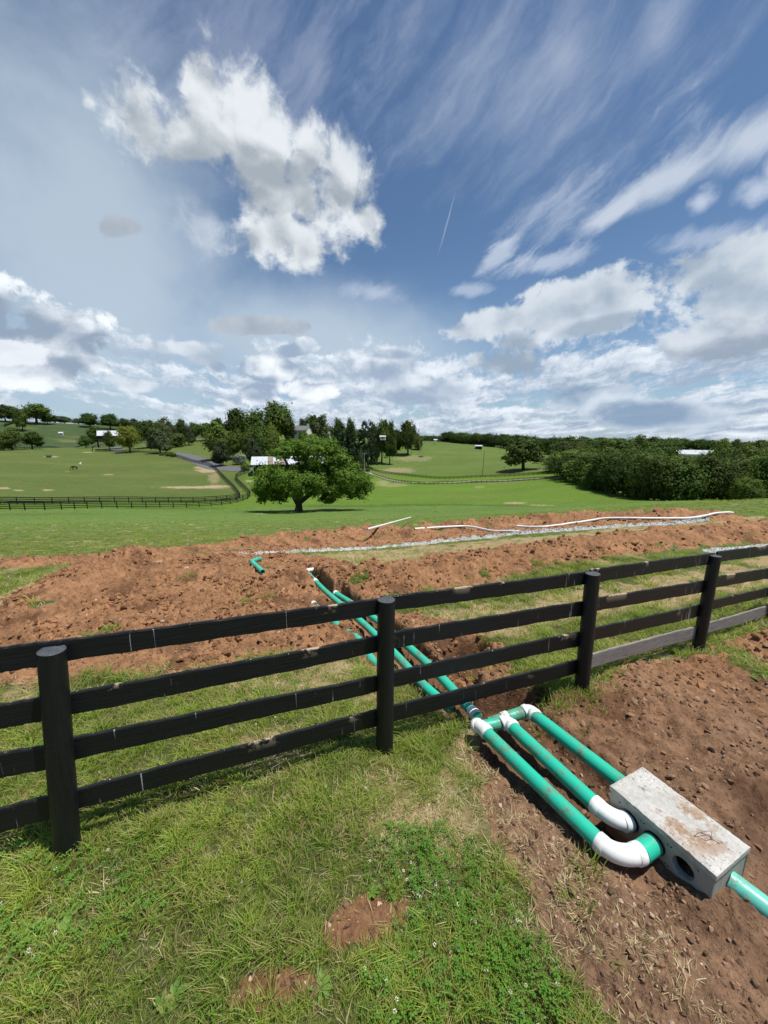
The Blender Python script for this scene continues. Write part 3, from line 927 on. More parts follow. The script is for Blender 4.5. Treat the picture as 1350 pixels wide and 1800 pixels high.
def make_materials():
    M['ground'] = mat_ground()
    M['blade'] = mat_blade('grass_blade', (0.085, 0.190, 0.016), (0.430, 0.500, 0.085), trans=0.42)
    M['blade_dry'] = mat_blade('dry_grass_blade', (0.17, 0.19, 0.055), (0.42, 0.36, 0.18), (0.58, 0.48, 0.29), 0.35)
    M['clover'] = mat_blade('clover_leaf', (0.055, 0.17, 0.014), (0.16, 0.32, 0.04), (0.20, 0.26, 0.07), -0.1)
    M['weed'] = mat_blade('broad_weed_leaf', (0.07, 0.17, 0.02), (0.17, 0.29, 0.045), (0.26, 0.30, 0.08), -0.1)
    M['flower'] = simple('clover_flower', (0.72, 0.70, 0.60), 0.8, 0.15, 300)
    M['clod'] = simple('clay_clod', (0.225, 0.115, 0.058), 0.95, 0.45, 14, 0.1, 0.6, local=False, rnd=.35)
    M['clod_dark'] = simple('dark_soil_clod', (0.185, 0.112, 0.068), 0.95, 0.45, 14, 0.1, 0.6, local=False, rnd=.5)
    M['stone'] = simple('pale_stone', (0.35, 0.25, 0.18), 0.85, 0.3, 12, 0.2, 0.4, local=False, rnd=.3)
    M['gravel'] = simple('limestone_gravel', (0.50, 0.50, 0.49), 0.85, 0.3, 15, 0.2, 0.3, local=False, rnd=.35)
    M['rail'] = mat_black_wood()
    M['rail_grey'] = mat_grey_wood()
    M['post'] = mat_post()
    M['post_top'] = mat_post_top()
    M['green'] = mat_pvc('green_sewer_pipe', (0.02, 0.43, 0.29), amount=0.55)
    M['teal'] = mat_pvc('pale_teal_pipe', (0.12, 0.50, 0.40), amount=0.4)
    M['white'] = mat_pvc('white_pvc_fitting', (0.74, 0.74, 0.72), amount=0.16, rough=0.38)
    M['concrete'] = mat_concrete('cast_concrete')
    M['lid'] = mat_concrete('lid_concrete', True)
    M['far_fence'] = simple('far_black_board', (0.012, 0.012, 0.013), 0.7, 0.3, 3)
    M['bark'] = simple('bark', (0.075, 0.058, 0.043), 0.95, 0.4, 4, 0.1, 0.6)
    M['leaf_dark'] = mat_leaf('dark_leaves', (0.026, 0.056, 0.010), (0.082, 0.130, 0.022))
    M['leaf_oak'] = mat_leaf('oak_leaves', (0.040, 0.092, 0.010), (0.125, 0.205, 0.026), 0.3)
    M['leaf_mid'] = mat_leaf('mid_green_leaves', (0.050, 0.092, 0.014), (0.135, 0.190, 0.036))
    M['leaf_grey'] = mat_leaf('grey_green_leaves', (0.042, 0.064, 0.028), (0.100, 0.130, 0.055))
    M['leaf_bright'] = mat_leaf('yellow_green_leaves', (0.13, 0.19, 0.02), (0.30, 0.36, 0.05))
    M['leaf_conifer'] = mat_leaf('conifer_needles', (0.012, 0.030, 0.012), (0.035, 0.062, 0.024), 0.1)
    M['blossom'] = mat_leaf('pale_blossom_leaves', (0.07, 0.11, 0.05), (0.42, 0.44, 0.38))
    M['asphalt'] = simple('asphalt', (0.11, 0.112, 0.12), 0.9, 0.15, 2, 0.2, 0.2, local=False)
    M['lane'] = simple('gravel_lane', (0.36, 0.33, 0.28), 0.95, 0.2, 1.5, 0.1, 0.2, local=False)
    M['roof_metal'] = simple('pale_sheet_roof', (0.44, 0.47, 0.51), 0.5, 0.10, 1.2, 0.4)
    M['roof_brown'] = simple('rusted_roof_sheet', (0.22, 0.17, 0.14), 0.7, 0.2, 1.2, 0.3)
    M['roof_shingle'] = simple('grey_shingle', (0.14, 0.145, 0.155), 0.85, 0.2, 4, 0.2)
    M['white_paint'] = simple('white_wall_paint', (0.72, 0.72, 0.70), 0.7, 0.06, 2)
    M['dark_wood'] = simple('dark_stained_wood', (0.03, 0.027, 0.025), 0.8, 0.3, 3)
    M['glass'] = simple('dark_window_glass', (0.03, 0.035, 0.04), 0.1, 0.1, 2, 0.6)
    M['brick'] = simple('red_brick', (0.22, 0.10, 0.07), 0.9, 0.2, 5)
    M['pole'] = simple('pole_timber', (0.24, 0.13, 0.06), 0.9, 0.2, 3)
    M['pole_grey'] = simple('grey_pole_timber', (0.36, 0.35, 0.33), 0.9, 0.2, 3)
    M['wire'] = simple('rusty_wire', (0.14, 0.09, 0.07), 0.6, 0.2, 20)
    M['horse_black'] = simple('black_horse_coat', (0.018, 0.015, 0.014), 0.6, 0.2, 3)
    M['horse_white'] = simple('white_horse_coat', (0.68, 0.66, 0.62), 0.7, 0.1, 3)
    M['steel'] = simple('galvanised_steel', (0.45, 0.46, 0.47), 0.4, 0.15, 4, 0.5, 0, 0.6)
    M['rubber'] = simple('black_rubber', (0.015, 0.015, 0.015), 0.8, 0.2, 5)
    M['car_dark'] = simple('dark_car_paint', (0.02, 0.022, 0.025), 0.25, 0.1, 2, 0.6)


make_materials()

# ------------------------------------------------------------------ the land as one sheet, split along its kinds of ground
def uv_of(x, y, z):
    dz = z - CZ
    depth = y * CP - dz * SP
    depth = np.maximum(depth, 1e-3)
    return 675 + FP * x / depth, 900 - FP * (y * SP + dz * CP) / depth


PATCHES = [  # bare sandy patches in the far fields: u, v, half width, half height (photograph pixels on the land), strength
    (5, 858, 14, 2.2, .9), (33, 862, 10, 1.6, .8), (83, 861, 12, 1.6, .9), (340, 857, 66, 2.4, .95), (385, 855, 26, 3.0, .9), (362, 827, 22, 4.5, .8), (352, 822, 12, 2.5, .9),
    (376, 840, 12, 12, .45), (90, 803, 15, 1.3, .8), (190, 834, 11, 1.1, .9), (118, 829, 6, 1, .4), (154, 795, 10, 1.2, .8), (120, 776, 25, 2, .25), (438, 845, 7, 2.5, .7),
    (108, 913, 22, 1.2, .55), (128, 911, 8, 1, .5), (20, 908, 9, 1.2, .5), (700, 827, 32, 6, .45), (725, 806, 40, 6, .30), (690, 853, 30, 4, .35), (843, 856, 10, 3, .3),
    (905, 884, 22, 2.2, .8), (950, 888, 26, 1.5, .75), (672, 848, 14, 5, .4), (457, 903, 14, 2, .3), (575, 897, 20, .8, .5)]
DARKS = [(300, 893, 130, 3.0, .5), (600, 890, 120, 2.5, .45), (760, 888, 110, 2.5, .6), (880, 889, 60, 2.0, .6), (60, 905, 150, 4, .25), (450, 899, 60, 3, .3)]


def build_land():
    az_f = np.radians(np.arange(-57, 57.01, .19))
    az_b = np.radians(np.arange(57 + 5, 303 - 4, 5.0))
    az = np.concatenate([az_f, az_b])
    r1 = np.exp(np.arange(math.log(.35), math.log(26), .0068))
    r2 = np.exp(np.arange(math.log(26), math.log(8500), .0145))
    rr = np.concatenate([r1, r2])
    A_, R_ = np.meshgrid(az, rr)
    X, Y = R_ * np.sin(A_), R_ * np.cos(A_)
    nr, na = X.shape
    x, y = X.ravel(), Y.ravel()
    r = np.hypot(x, y)
    near = r < 45
    soil = np.zeros(x.shape); dry = np.zeros(x.shape); grav = np.zeros(x.shape)
    soil[near] = soil_mask(x[near], y[near]); dry[near] = dry_mask(x[near], y[near]); grav[near] = gravel_mask(x[near], y[near])
    base = CZ - drop(x, y)
    z = base + relief(x, y, soil)
    # hollow below the box so it sits in its hole
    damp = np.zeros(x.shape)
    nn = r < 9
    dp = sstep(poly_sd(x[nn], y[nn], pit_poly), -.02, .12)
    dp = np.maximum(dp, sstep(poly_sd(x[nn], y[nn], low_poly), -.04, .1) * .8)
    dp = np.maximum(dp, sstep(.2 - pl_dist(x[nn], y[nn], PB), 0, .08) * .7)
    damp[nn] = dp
    near_d = r < 30
    dq = .85 * sstep(fbm(x[near_d] * 1.3, y[near_d] * 1.3, 4, 111), .08, .42)
    damp[near_d] = np.maximum(damp[near_d], dq)
    for p, rx, ry in bare:                                             # freshly turned, still moist
        damp = np.maximum(damp, .55 * sstep(1.6 - np.hypot((x - p.x) / rx, (y - p.y) / ry), 0, .5))
    u, v = uv_of(x, y, base)
    tint = np.empty((len(x), 3))
    tint[:] = (0.070, 0.105, 0.022)                                     # near turf
    n = fbm(x * .03, y * .05, 4, 201); n2 = fbm(x * .15, y * .3, 3, 202)
    lawn = (0.105, 0.175, 0.040); valley = (0.098, 0.170, 0.024); pad = (0.088, 0.125, 0.032); hill = (0.090, 0.138, 0.032); darkhill = (0.048, 0.078, 0.030)
    k = sstep(r, 9, 16)[:, None]; tint = tint * (1 - k) + np.array(lawn) * k
    k = sstep(r, 80, 90)[:, None]; tint = tint * (1 - k) + np.array(valley) * k
    k = (sstep(r, 92, 110) * sstep(440 - u, -10, 30))[:, None]; tint = tint * (1 - k) + np.array(pad) * k
    k = (sstep(r, 200, 225) * sstep(u, 430, 560))[:, None]; tint = tint * (1 - k) + np.array(hill) * k
    k = (sstep(r, 370, 440))[:, None]; tint = tint * (1 - k) + np.array(darkhill) * k
    tint *= (1 + .16 * n + .10 * n2)[:, None]
    yel = sstep(fbm(x * .02 + 5, y * .05, 3, 203), .1, .5)[:, None] * .5 * sstep(r, 90, 130)[:, None]
    tint = tint * (1 - yel) + np.array((0.14, 0.145, 0.05)) * yel
    far = r > 60
    for (pu, pv, du, dv, s) in PATCHES:
        m = far & (np.abs(u - pu) < du * 2) & (np.abs(v - pv) < dv * 3 + 3)
        if m.any():
            w = .5 * fbm(u[m] * .12, v[m] * .5, 3, 210)
            q = (s * sstep(1 - np.hypot((u[m] - pu) / du, (v[m] - pv) / dv) + w, -.1, .45))[:, None]
            tint[m] = tint[m] * (1 - q) + np.array((0.36, 0.28, 0.19)) * q
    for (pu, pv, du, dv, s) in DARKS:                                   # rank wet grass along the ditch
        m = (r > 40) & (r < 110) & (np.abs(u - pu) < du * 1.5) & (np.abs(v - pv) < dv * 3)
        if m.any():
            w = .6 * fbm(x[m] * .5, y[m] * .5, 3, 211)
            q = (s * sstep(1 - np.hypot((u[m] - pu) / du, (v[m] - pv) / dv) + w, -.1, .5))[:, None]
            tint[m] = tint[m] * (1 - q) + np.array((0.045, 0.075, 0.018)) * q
    verts = np.stack([x, y, z], 1)
    # kinds of ground per face
    kind = np.zeros(len(x), int)                                        # 0 lawn
    dl = pl_dist(x[near], y[near], lr_pts); db = pl_dist(x[near], y[near], bk_pts); df = pl_dist(x[near], y[near], fb_pts)
    kn = np.zeros(near.sum(), int); sn = soil[near] > .5; yn_ = y[near]
    front = poly_sd(x[near], y[near], front_soil) > -.4
    kn[sn] = 2
    kn[sn & front] = 1
    kn[sn & (db < 1.5)] = 3
    kn[sn & (df < 1.0) & (df < db)] = 4
    kn[(poly_sd(x[near], y[near], pit_poly) > -.1) | (pl_dist(x[near], y[near], PA) < .2) | (pl_dist(x[near], y[near], PB) < .26)] = 5
    kn[grav[near] > .5] = 6
    kind[near] = kn
    kind[(r > 92) & (u < 445)] = 7
    kind[(r > 92) & (u >= 445)] = 8
    kind[r > 430] = 9
    kind[(y < 0)] = np.where(r[y < 0] > 60, 9, 0)
    K = kind.reshape(nr, na)
    idx = np.arange(nr * na).reshape(nr, na)
    a = idx[:-1, :]; b = idx[1:, :]
    a2 = np.roll(a, -1, 1); b2 = np.roll(b, -1, 1)
    quads = np.stack([a, b, b2, a2], -1).reshape(-1, 4)[:, ::-1]
    fk = K[:-1, :].reshape(-1)
    # the middle under the camera
    names = ['lawn', 'bare_soil', 'spoil_heap', 'spoil_bank', 'far_spoil_bank', 'pipe_trench', 'gravel_bed', 'paddock', 'pasture_hill', 'distant_land']
    nrm_src = None
    for i, nm in enumerate(names):
        q = quads[fk == i]
        if not len(q):
            continue
        used, inv = np.unique(q, return_inverse=True)
        vv = verts[used]; qq = inv.reshape(-1, 4)
        extra_t = None
        me = mesh_np(nm, vv, qq, None, True)
        at = me.attributes.new('tint', 'FLOAT_COLOR', 'POINT')
        at.data.foreach_set('color', np.concatenate([tint[used], np.ones((len(used), 1))], 1).astype(np.float32).ravel())
        at = me.attributes.new('mask', 'FLOAT_VECTOR', 'POINT')
        at.data.foreach_set('vector', np.stack([soil[used], dry[used], grav[used]], 1).astype(np.float32).ravel())
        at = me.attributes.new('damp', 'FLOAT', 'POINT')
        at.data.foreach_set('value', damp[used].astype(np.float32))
        tag(link(nm, me, M['ground']), kind='structure')
    # close the sheet below the photographer's feet
    c = MB(); ring = [verts[i] for i in idx[0]]
    ctr = (0, 0, float(np.mean([p[2] for p in ring])))
    c.add([ctr] + [tuple(p) for p in ring], [(0, k + 1, (k + 1) % na + 1) for k in range(na)], True)
    tag(c.build('ground_underfoot', M['ground']), kind='structure')


build_land()


# ------------------------------------------------------------------ the board fence in front
POSTS_PX = [((118, 1489), (91, 1143)), ((676, 1322), (679, 1054)), ((1021, 1220), (1042, 1008)), ((1226, 1143), (1257, 977))]
RAILS = [  # per level: for each bay the left and right ends of the face, top and bottom edge, in photograph pixels
    [((-60, 1148), (-60, 1194), (72, 1131), (72, 1173)), ((112, 1127), (112, 1164.5), (668, 1052), (668, 1080)), ((690, 1048.5), (690, 1074), (1034, 1005.5), (1034, 1028)),
     ((1050, 1000.5), (1050, 1024.5), (1250, 972.5), (1250, 991)), ((1268, 969.5), (1268, 987.5), (1400, 953), (1400, 970))],
    [((-60, 1250), (-60, 1293), (76, 1229), (76, 1270.5)), ((120, 1219.5), (120, 1259), (668, 1118.5), (668, 1147)), ((690, 1111.5), (690, 1139.5), (1031, 1057.5), (1031, 1082)),
     ((1048, 1052.5), (1048, 1075), (1241, 1020), (1241, 1040)), ((1260, 1013.5), (1260, 1032.5), (1400, 992), (1400, 1009))],
    [((-60, 1337), (-60, 1382), (84, 1313), (84, 1354)), ((126, 1300), (126, 1339), (668, 1187.5), (668, 1214.5)), ((688, 1182), (688, 1208.5), (1027, 1110.5), (1027, 1135)),
     ((1044, 1105), (1044, 1127), (1234, 1062.5), (1234, 1082.5)), ((1254, 1055.5), (1254, 1071), (1400, 1023), (1400, 1038))],
    [((-60, 1441), (-60, 1484), (92, 1399.5), (92, 1440)), ((134, 1387.5), (134, 1422.5), (666, 1249), (666, 1277)), ((686, 1244.5), (686, 1272.5), (1021, 1159), (1021, 1182)),
     ((1038, 1151), (1038, 1174.5), (1226, 1100.5), (1226, 1121)), ((1246, 1096), (1246, 1113.5), (1400, 1050), (1400, 1069))]]


def build_fence():
    root = empty('board_fence')
    base = [onray(u, v, d) for ((u, v), _), d in zip(POSTS_PX, (2.65, 2.69, 2.77, 2.97))]
    A, D = base[0], base[-1]
    dirn = Vector((D.x - A.x, D.y - A.y, 0)).normalized()
    nrm = Vector((-dirn.y, dirn.x, 0))                       # away from the camera
    root.location = (base[1].x, base[1].y, 0)
    inv = -Vector(root.location)
    rad = 0.072

    def hit(u, v, off, k=None):
        """sight line onto the upright plane of the fence (the plane follows the posts)"""
        o = Vector((0, 0, CZ)); d = Vector(ray(u, v))
        if k is None:
            k = 1
        p0 = base[max(0, min(k, 3))]
        if 0 <= k < 3:
            t_ = (base[k + 1] - base[k]); t_.z = 0
        elif k < 0:
            t_ = (base[1] - base[0]); t_.z = 0; p0 = base[0]
        else:
            t_ = (base[3] - base[2]); t_.z = 0; p0 = base[3]
        t_.normalize(); nn = Vector((-t_.y, t_.x, 0))
        p0 = p0 + nn * off
        s = (p0 - o).dot(nn) / d.dot(nn)
        return o + d * s, t_, nn

    posts = []
    for i, ((bu, bv), (tu, tv)) in enumerate(POSTS_PX):
        top, _, _ = hit(tu, tv, 0, min(i, 2))
        posts.append((base[i], top))
    step = base[1] - base[0]
    e = base[0] - step * 1.04; posts.append((e, e + Vector((-.03, 0, 1.42))))
    step = base[3] - base[2]
    e = base[3] + step * .97 - Vector((0, 0, .02)); posts.append((e, e + Vector((.05, 0, 1.38))))
    rnd = random.Random(3)
    for (b, t) in posts:
        ax = (t - b).normalized()
        m = MB(); seg = 30; n = 16
        pts, rad_ = [], []
        foot = b - ax * .35
        L = (t - foot).length
        vs, fs = [], []
        ref = Vector((1, 0, 0)); e1 = (ref - ax * ref.dot(ax)).normalized(); e2 = ax.cross(e1)
        ph = rnd.random() * 9
        for j in range(n + 1):
            h = L * j / n
            for k in range(seg):
                an = 2 * math.pi * k / seg
                rr = rad * (1.03 - .05 * j / n) * (1 + .014 * math.sin(2 * an + ph) + .010 * math.sin(5 * an + ph * 2 + h * 1.5) + .006 * math.sin(h * 9 + an * 3))
                if j == n:
                    rr *= .985
                vs.append(foot + ax * h + (e1 * math.cos(an) + e2 * math.sin(an)) * rr)
        for j in range(n):
            for k in range(seg):
                k2 = (k + 1) % seg
                fs.append((j * seg + k, j * seg + k2, (j + 1) * seg + k2, (j + 1) * seg + k))
        loc = b + inv
        m.add([p - b for p in vs], fs, True)
        po = m.build('post', M['post'], root); po.location = loc
        # the sawn end
        c = MB(); ring = [vs[n * seg + k] - b for k in range(seg)]
        ctr = sum(ring, Vector()) / seg
        lay = [ring, [ctr + (p - ctr) * .97 + ax * .002 for p in ring], [ctr + (p - ctr) * .5 + ax * (.004 + .003 * rnd.random()) for p in ring]]
        vv = [p for l in lay for p in l] + [ctr + ax * .006]
        ff = [(a * seg + k, a * seg + (k + 1) % seg, (a + 1) * seg + (k + 1) % seg, (a + 1) * seg + k) for a in range(2) for k in range(seg)]
        ff += [(2 * seg + k, 2 * seg + (k + 1) % seg, 3 * seg) for k in range(seg)]
        c.add(vv, ff, False)
        c.build('post_top', M['post_top'], po)
    for lv, bays in enumerate(RAILS):
        for bi, (tl, bl, tr, br) in enumerate(bays):
            k = bi - 1
            off = rad * .55
            P = [hit(*p, off, k)[0] for p in (tl, bl, tr, br)]
            _, t_, nn = hit(*tl, off, k)
            dl = (P[2] - P[0]).normalized()
            ends = .10
            tl3, bl3, tr3, br3 = P[0] - dl * ends, P[1] - dl * ends, P[2] + dl * ends, P[3] + dl * ends
            if bi % 2:
                off_n = nn * .0
            else:
                off_n = nn * .003
            N = 44; th = .026
            vs, fs, edge = [], [], []
            ph = rnd.random() * 20
            for j in range(N + 1):
                s = j / N
                top = tl3.lerp(tr3, s); bot = bl3.lerp(br3, s)
                wob = nn * (.006 * math.sin(s * 5 + ph) + .003 * math.sin(s * 13 + ph)) + off_n
                nt = Vector((0, 0, .0022 * math.sin(s * 37 + ph) + .0015 * math.sin(s * 91 + ph * 3)))
                row = [top + nn * .004 + nt, top * 0.94 + bot * 0.06, top.lerp(bot, .5), top * 0.04 + bot * 0.96, bot + nn * .004 - nt, bot + nn * (th - .004) - nt,
                       bot.lerp(top, .5) + nn * th, top + nn * (th - .004) + nt]
                vs += [p + wob for p in row]
                edge += [1, .6, 0, 0, 0, 0, 0, 1]
            W8 = 8
            for j in range(N):
                for q in range(W8):
                    q2 = (q + 1) % W8
                    fs.append((j * W8 + q, (j + 1) * W8 + q, (j + 1) * W8 + q2, j * W8 + q2))
            fs.append(tuple(range(W8))); fs.append(tuple(range(N * W8 + W8 - 1, N * W8 - 1, -1)))
            # give the board its own axes: x along, z up
            org = (tl3 + br3) / 2
            xa = Vector((dl.x, dl.y, 0)).normalized(); ya = Vector((-xa.y, xa.x, 0)); 
            me = bpy.data.meshes.new('rail')
            me.from_pydata([((p - org).dot(xa) + lv * 3.7 + bi * 2.9, (p - org).dot(ya), p.z - org.z) for p in vs], [], fs)
            # the shift keeps the grain of every board different
            sh = lv * 3.7 + bi * 2.9
            at = me.attributes.new('edge', 'FLOAT', 'POINT')
            at.data.foreach_set('value', np.array(edge, np.float32))
            me.update()
            grey = lv == 3 and bi >= 3
            o = link('rail', me, M['rail_grey'] if grey else M['rail'], root)
            o.rotation_euler = (0, 0, math.atan2(xa.y, xa.x))
            o.location = org - xa * sh + inv
            if grey:
                o['label'] = 'bare grey unpainted bottom board'
    tag(root, 'black four-board wooden fence with round posts crossing the near lawn', 'fence')


build_fence()


# ------------------------------------------------------------------ pipes and the concrete box
PR = 0.0535


def on_surface(u, v, lift=0.0, r0=5.0, r1=45.0):
    """first point where a sight line meets the heaped ground"""
    x, y, z = ray(u, v); hl = math.hypot(x, y)
    r = np.arange(r0, r1, .04)
    xs, ys = x / hl * r, y / hl * r
    hz = height(xs, ys) + lift
    k = np.nonzero(CZ + z / hl * r <= hz)[0]
    k = k[0] if len(k) else len(r) - 1
    return Vector((xs[k], ys[k], float(hz[k])))


def solid_pipe(name, pts, r, mat, parent=None, seg=24, wall=True):
    m = MB()
    m.tube(pts, r, seg, caps=not wall)
    if wall:                                                  # open ends with a real wall
        p = [Vector(q) for q in pts]
        for a, b in ((p[0], p[1]), (p[-1], p[-2])):
            d = (b - a).normalized()
            m.tube([a, a + d * .10], r * .88, seg, caps=False)
            ref = Vector((0, 0, 1)) if abs(d.z) < .9 else Vector((1, 0, 0))
            e1 = (ref - d * ref.dot(d)).normalized(); e2 = d.cross(e1)
            o = [a + (e1 * math.cos(2 * math.pi * k / seg) + e2 * math.sin(2 * math.pi * k / seg)) * r for k in range(seg)]
            i_ = [a + (e1 * math.cos(2 * math.pi * k / seg) + e2 * math.sin(2 * math.pi * k / seg)) * r * .88 for k in range(seg)]
            m.add(o + i_, [(k, (k + 1) % seg, seg + (k + 1) % seg, seg + k) for k in range(seg)])
            m.add([a + d * .10] + [a + d * .10 + (q - a) for q in i_], [(0, k + 1, (k + 1) % seg + 1) for k in range(seg)])
    return m.build(name, mat, parent)


def bez(a, b, c, n=12):
    return [a * (1 - t) ** 2 + b * 2 * t * (1 - t) + c * t * t for t in [i / n for i in range(n + 1)]]


def smooth_path(pts, n=6):
    """Catmull-Rom through the points"""
    P = [Vector(p) for p in pts]
    P = [P[0] * 2 - P[1]] + P + [P[-1] * 2 - P[-2]]
    out = []
    for i in range(1, len(P) - 2):
        for k in range(n):
            t = k / n
            a, b, c, d = P[i - 1], P[i], P[i + 1], P[i + 2]
            out.append(.5 * ((2 * b) + (c - a) * t + (2 * a - 5 * b + 4 * c - d) * t * t + (3 * b - a - 3 * c + d) * t ** 3))
    out.append(P[-2])
    return out


def elbow(name, a, c, b, r, mat, parent=None, hub=.035, n=14):
    """a bend from a to b round corner c, with a raised socket at each end"""
    path = bez(Vector(a), Vector(c), Vector(b), n)
    m = MB()
    m.tube(path, r * 1.045, 24)
    for p, q in ((path[0], path[1]), (path[-1], path[-2])):
        d = (q - p).normalized()
        m.tube([p - d * .004, p, p + d * hub, p + d * (hub + .004)], [r * 1.06, r * 1.13, r * 1.13, r * 1.05], 24)
    return m.build(name, mat, parent)


def sleeve(name, a, b, r, mat, parent=None):
    a, b = Vector(a), Vector(b); d = (b - a).normalized()
    m = MB()
    m.tube([a - d * .003, a, a.lerp(b, .48), a.lerp(b, .5), a.lerp(b, .52), b, b + d * .003], [r * 1.03, r * 1.11, r * 1.11, r * 1.15, r * 1.11, r * 1.11, r * 1.03], 24)
    return m.build(name, mat, parent)


def build_box():
    root = empty('distribution_box')
    L, Wd, Hh, lidh = .603, .345, .33, .042
    ctr = Vector((1.8495, 2.035, 0))
    ax = Vector((.424, -.9056, 0)).normalized()
    root.location = (ctr.x, ctr.y, CZ - 2.35 - Hh - lidh)
    root.rotation_euler = (0, 0, math.atan2(ax.y, ax.x))      # x runs towards the outlet, -y faces the elbows? (+y checked below)
    # local frame: x along, y = left of x
    la = Vector((-ax.y, ax.x, 0))                             # local +y in world
    cam_side = -1 if la.dot(Vector((0, 0, 0)) - ctr) < 0 else 1
    m = MB()
    hl, hw = L / 2, Wd / 2

    def wall_with_holes(y, holes, sgn):
        """a long side with round openings; each sits in a square cell"""
        xs = [-hl]
        zc, cs = Hh - .103, .075
        for hx, hr in holes:
            xs += [hx - cs, hx + cs]
        xs.append(hl)
        for i in range(0, len(xs) - 1, 2):
            a, b = xs[i], xs[i + 1]
            m.add([(a, y, 0), (b, y, 0), (b, y, Hh), (a, y, Hh)], [(0, 1, 2, 3)])
        for hx, hr in holes:
            a, b = hx - cs, hx + cs
            m.add([(a, y, 0), (b, y, 0), (b, y, zc - cs), (a, y, zc - cs)], [(0, 1, 2, 3)])
            m.add([(a, y, zc + cs), (b, y, zc + cs), (b, y, Hh), (a, y, Hh)], [(0, 1, 2, 3)])
            n = 32; o, i_ = [], []
            for k in range(n):
                an = 2 * math.pi * (k + .5) / n
                c, s = math.cos(an), math.sin(an); q = cs / max(abs(c), abs(s))
                o.append((hx + c * q, y, zc + s * q)); i_.append((hx + c * hr, y, zc + s * hr))
            j_ = [(p[0], y - sgn * .045, p[2]) for p in i_]
            m.add(o + i_, [(k, (k + 1) % n, n + (k + 1) % n, n + k) for k in range(n)])
            m.add(i_ + j_, [(k, (k + 1) % n, n + (k + 1) % n, n + k) for k in range(n)], True)
        return zc
    ys = cam_side
    holes = [(-.165, .063), (-.005, .063), (.155, .058)]
    # openings on the camera side
    zc = wall_with_holes(ys * hw, holes, ys)
    m.add([(-hl, -ys * hw, 0), (hl, -ys * hw, 0), (hl, -ys * hw, Hh), (-hl, -ys * hw, Hh)], [(0, 1, 2, 3)])
    for x in (-hl, hl):
        m.add([(x, -hw, 0), (x, hw, 0), (x, hw, Hh), (x, -hw, Hh)], [(0, 1, 2, 3)])
    m.add([(-hl, -hw, Hh), (hl, -hw, Hh), (hl, hw, Hh), (-hl, hw, Hh)], [(0, 1, 2, 3)])
    m.add([(-hl, -hw, 0), (hl, -hw, 0), (hl, hw, 0), (-hl, hw, 0)], [(0, 1, 2, 3)])
    # inner chamber
    t = .045
    m.add([(sx * (hl - t), sy * (hw - t), sz) for sz in (t, Hh - t) for sy in (-1, 1) for sx in (-1, 1)],
          [(4, 5, 7, 6), (0, 1, 3, 2), (2, 3, 7, 6) if ys < 0 else (0, 1, 5, 4), (0, 2, 6, 4), (1, 3, 7, 5)])
    body = m.build('box_body', M['concrete'], root)
    merge_close(body.data)
    b = body.modifiers.new('bevel', 'BEVEL'); b.width = .006; b.segments = 2; b.limit_method = 'ANGLE'; b.angle_limit = math.radians(60)
    # lid: slab with a shallow panel sunk in its top, edges chipped
    m = MB()
    rnd = random.Random(5)
    ex = .007; n_l, n_w = 36, 22
    nx, ny = n_l, n_w
    vs, fs = [], []
    for j in range(ny + 1):
        for i in range(nx + 1):
            px = (i / nx * 2 - 1) * (hl + ex); py = (j / ny * 2 - 1) * (hw + ex)
            e = min(i, nx - i, j, ny - j)
            zz = lidh + .0012 * (rnd.random() - .5)
            if e == 0:
                zz -= .004 + .004 * rnd.random()
            if math.hypot((px - .10) / .05, (py + ys * .0) / .04) < 1:
                zz -= .006
            vs.append((px, py, zz))
    for j in range(ny):
        for i in range(nx):
            a = j * (nx + 1) + i
            fs.append((a, a + 1, a + nx + 2, a + nx + 1))
    m.add(vs, fs, True)
    rim = [j * (nx + 1) + i for j, i in [(0, i) for i in range(nx)] + [(j, nx) for j in range(ny)] + [(ny, i) for i in range(nx, 0, -1)] + [(j, 0) for j in range(ny, 0, -1)]]
    top = [vs[i] for i in rim]
    mid = [(p[0] * 1.004, p[1] * 1.006, p[2] - .005) for p in top]
    low = [(p[0] * 1.004, p[1] * 1.006, .003 + .003 * rnd.random()) for p in top]
    bot = [(p[0] * .97, p[1] * .95, .001) for p in top]
    n = len(top)
    m.add(top + mid + low + bot, [(a * n + k, a * n + (k + 1) % n, (a + 1) * n + (k + 1) % n, (a + 1) * n + k) for a in range(3) for k in range(n)])
    lid = m.build('lid', M['lid'], root); lid.location = (0, 0, Hh)
    m = MB()
    hp = [(.135, -.055, lidh + .001), (.150, -.03, lidh + .03), (.185, -.01, lidh + .035), (.19, .02, lidh + .004), (.225, .035, lidh + .002)]
    m.tube(smooth_path(hp, 5), .0016, 6)
    m.tube(smooth_path([(.19, .02, lidh + .004), (.175, .045, lidh + .02), (.165, .02, lidh + .034), (.150, -.03, lidh + .03)], 5), .0016, 6)
    m.build('wire_handle', M['wire'], lid)
    # black rubber seals
    for hx, hr in holes[:2]:
        m = MB(); path = [(hx, ys * (hw + .0), zc), (hx, ys * (hw + .012), zc)]
        m.tube(path, [hr * .985, hr * .98], 28)
        m.build('seal', M['rubber'], root)
    tag(root, 'pale concrete distribution box with chipped stained lid and open round hole', 'concrete box')
    bpy.context.view_layer.update()
    return root, zc, ys, hw, hl, holes


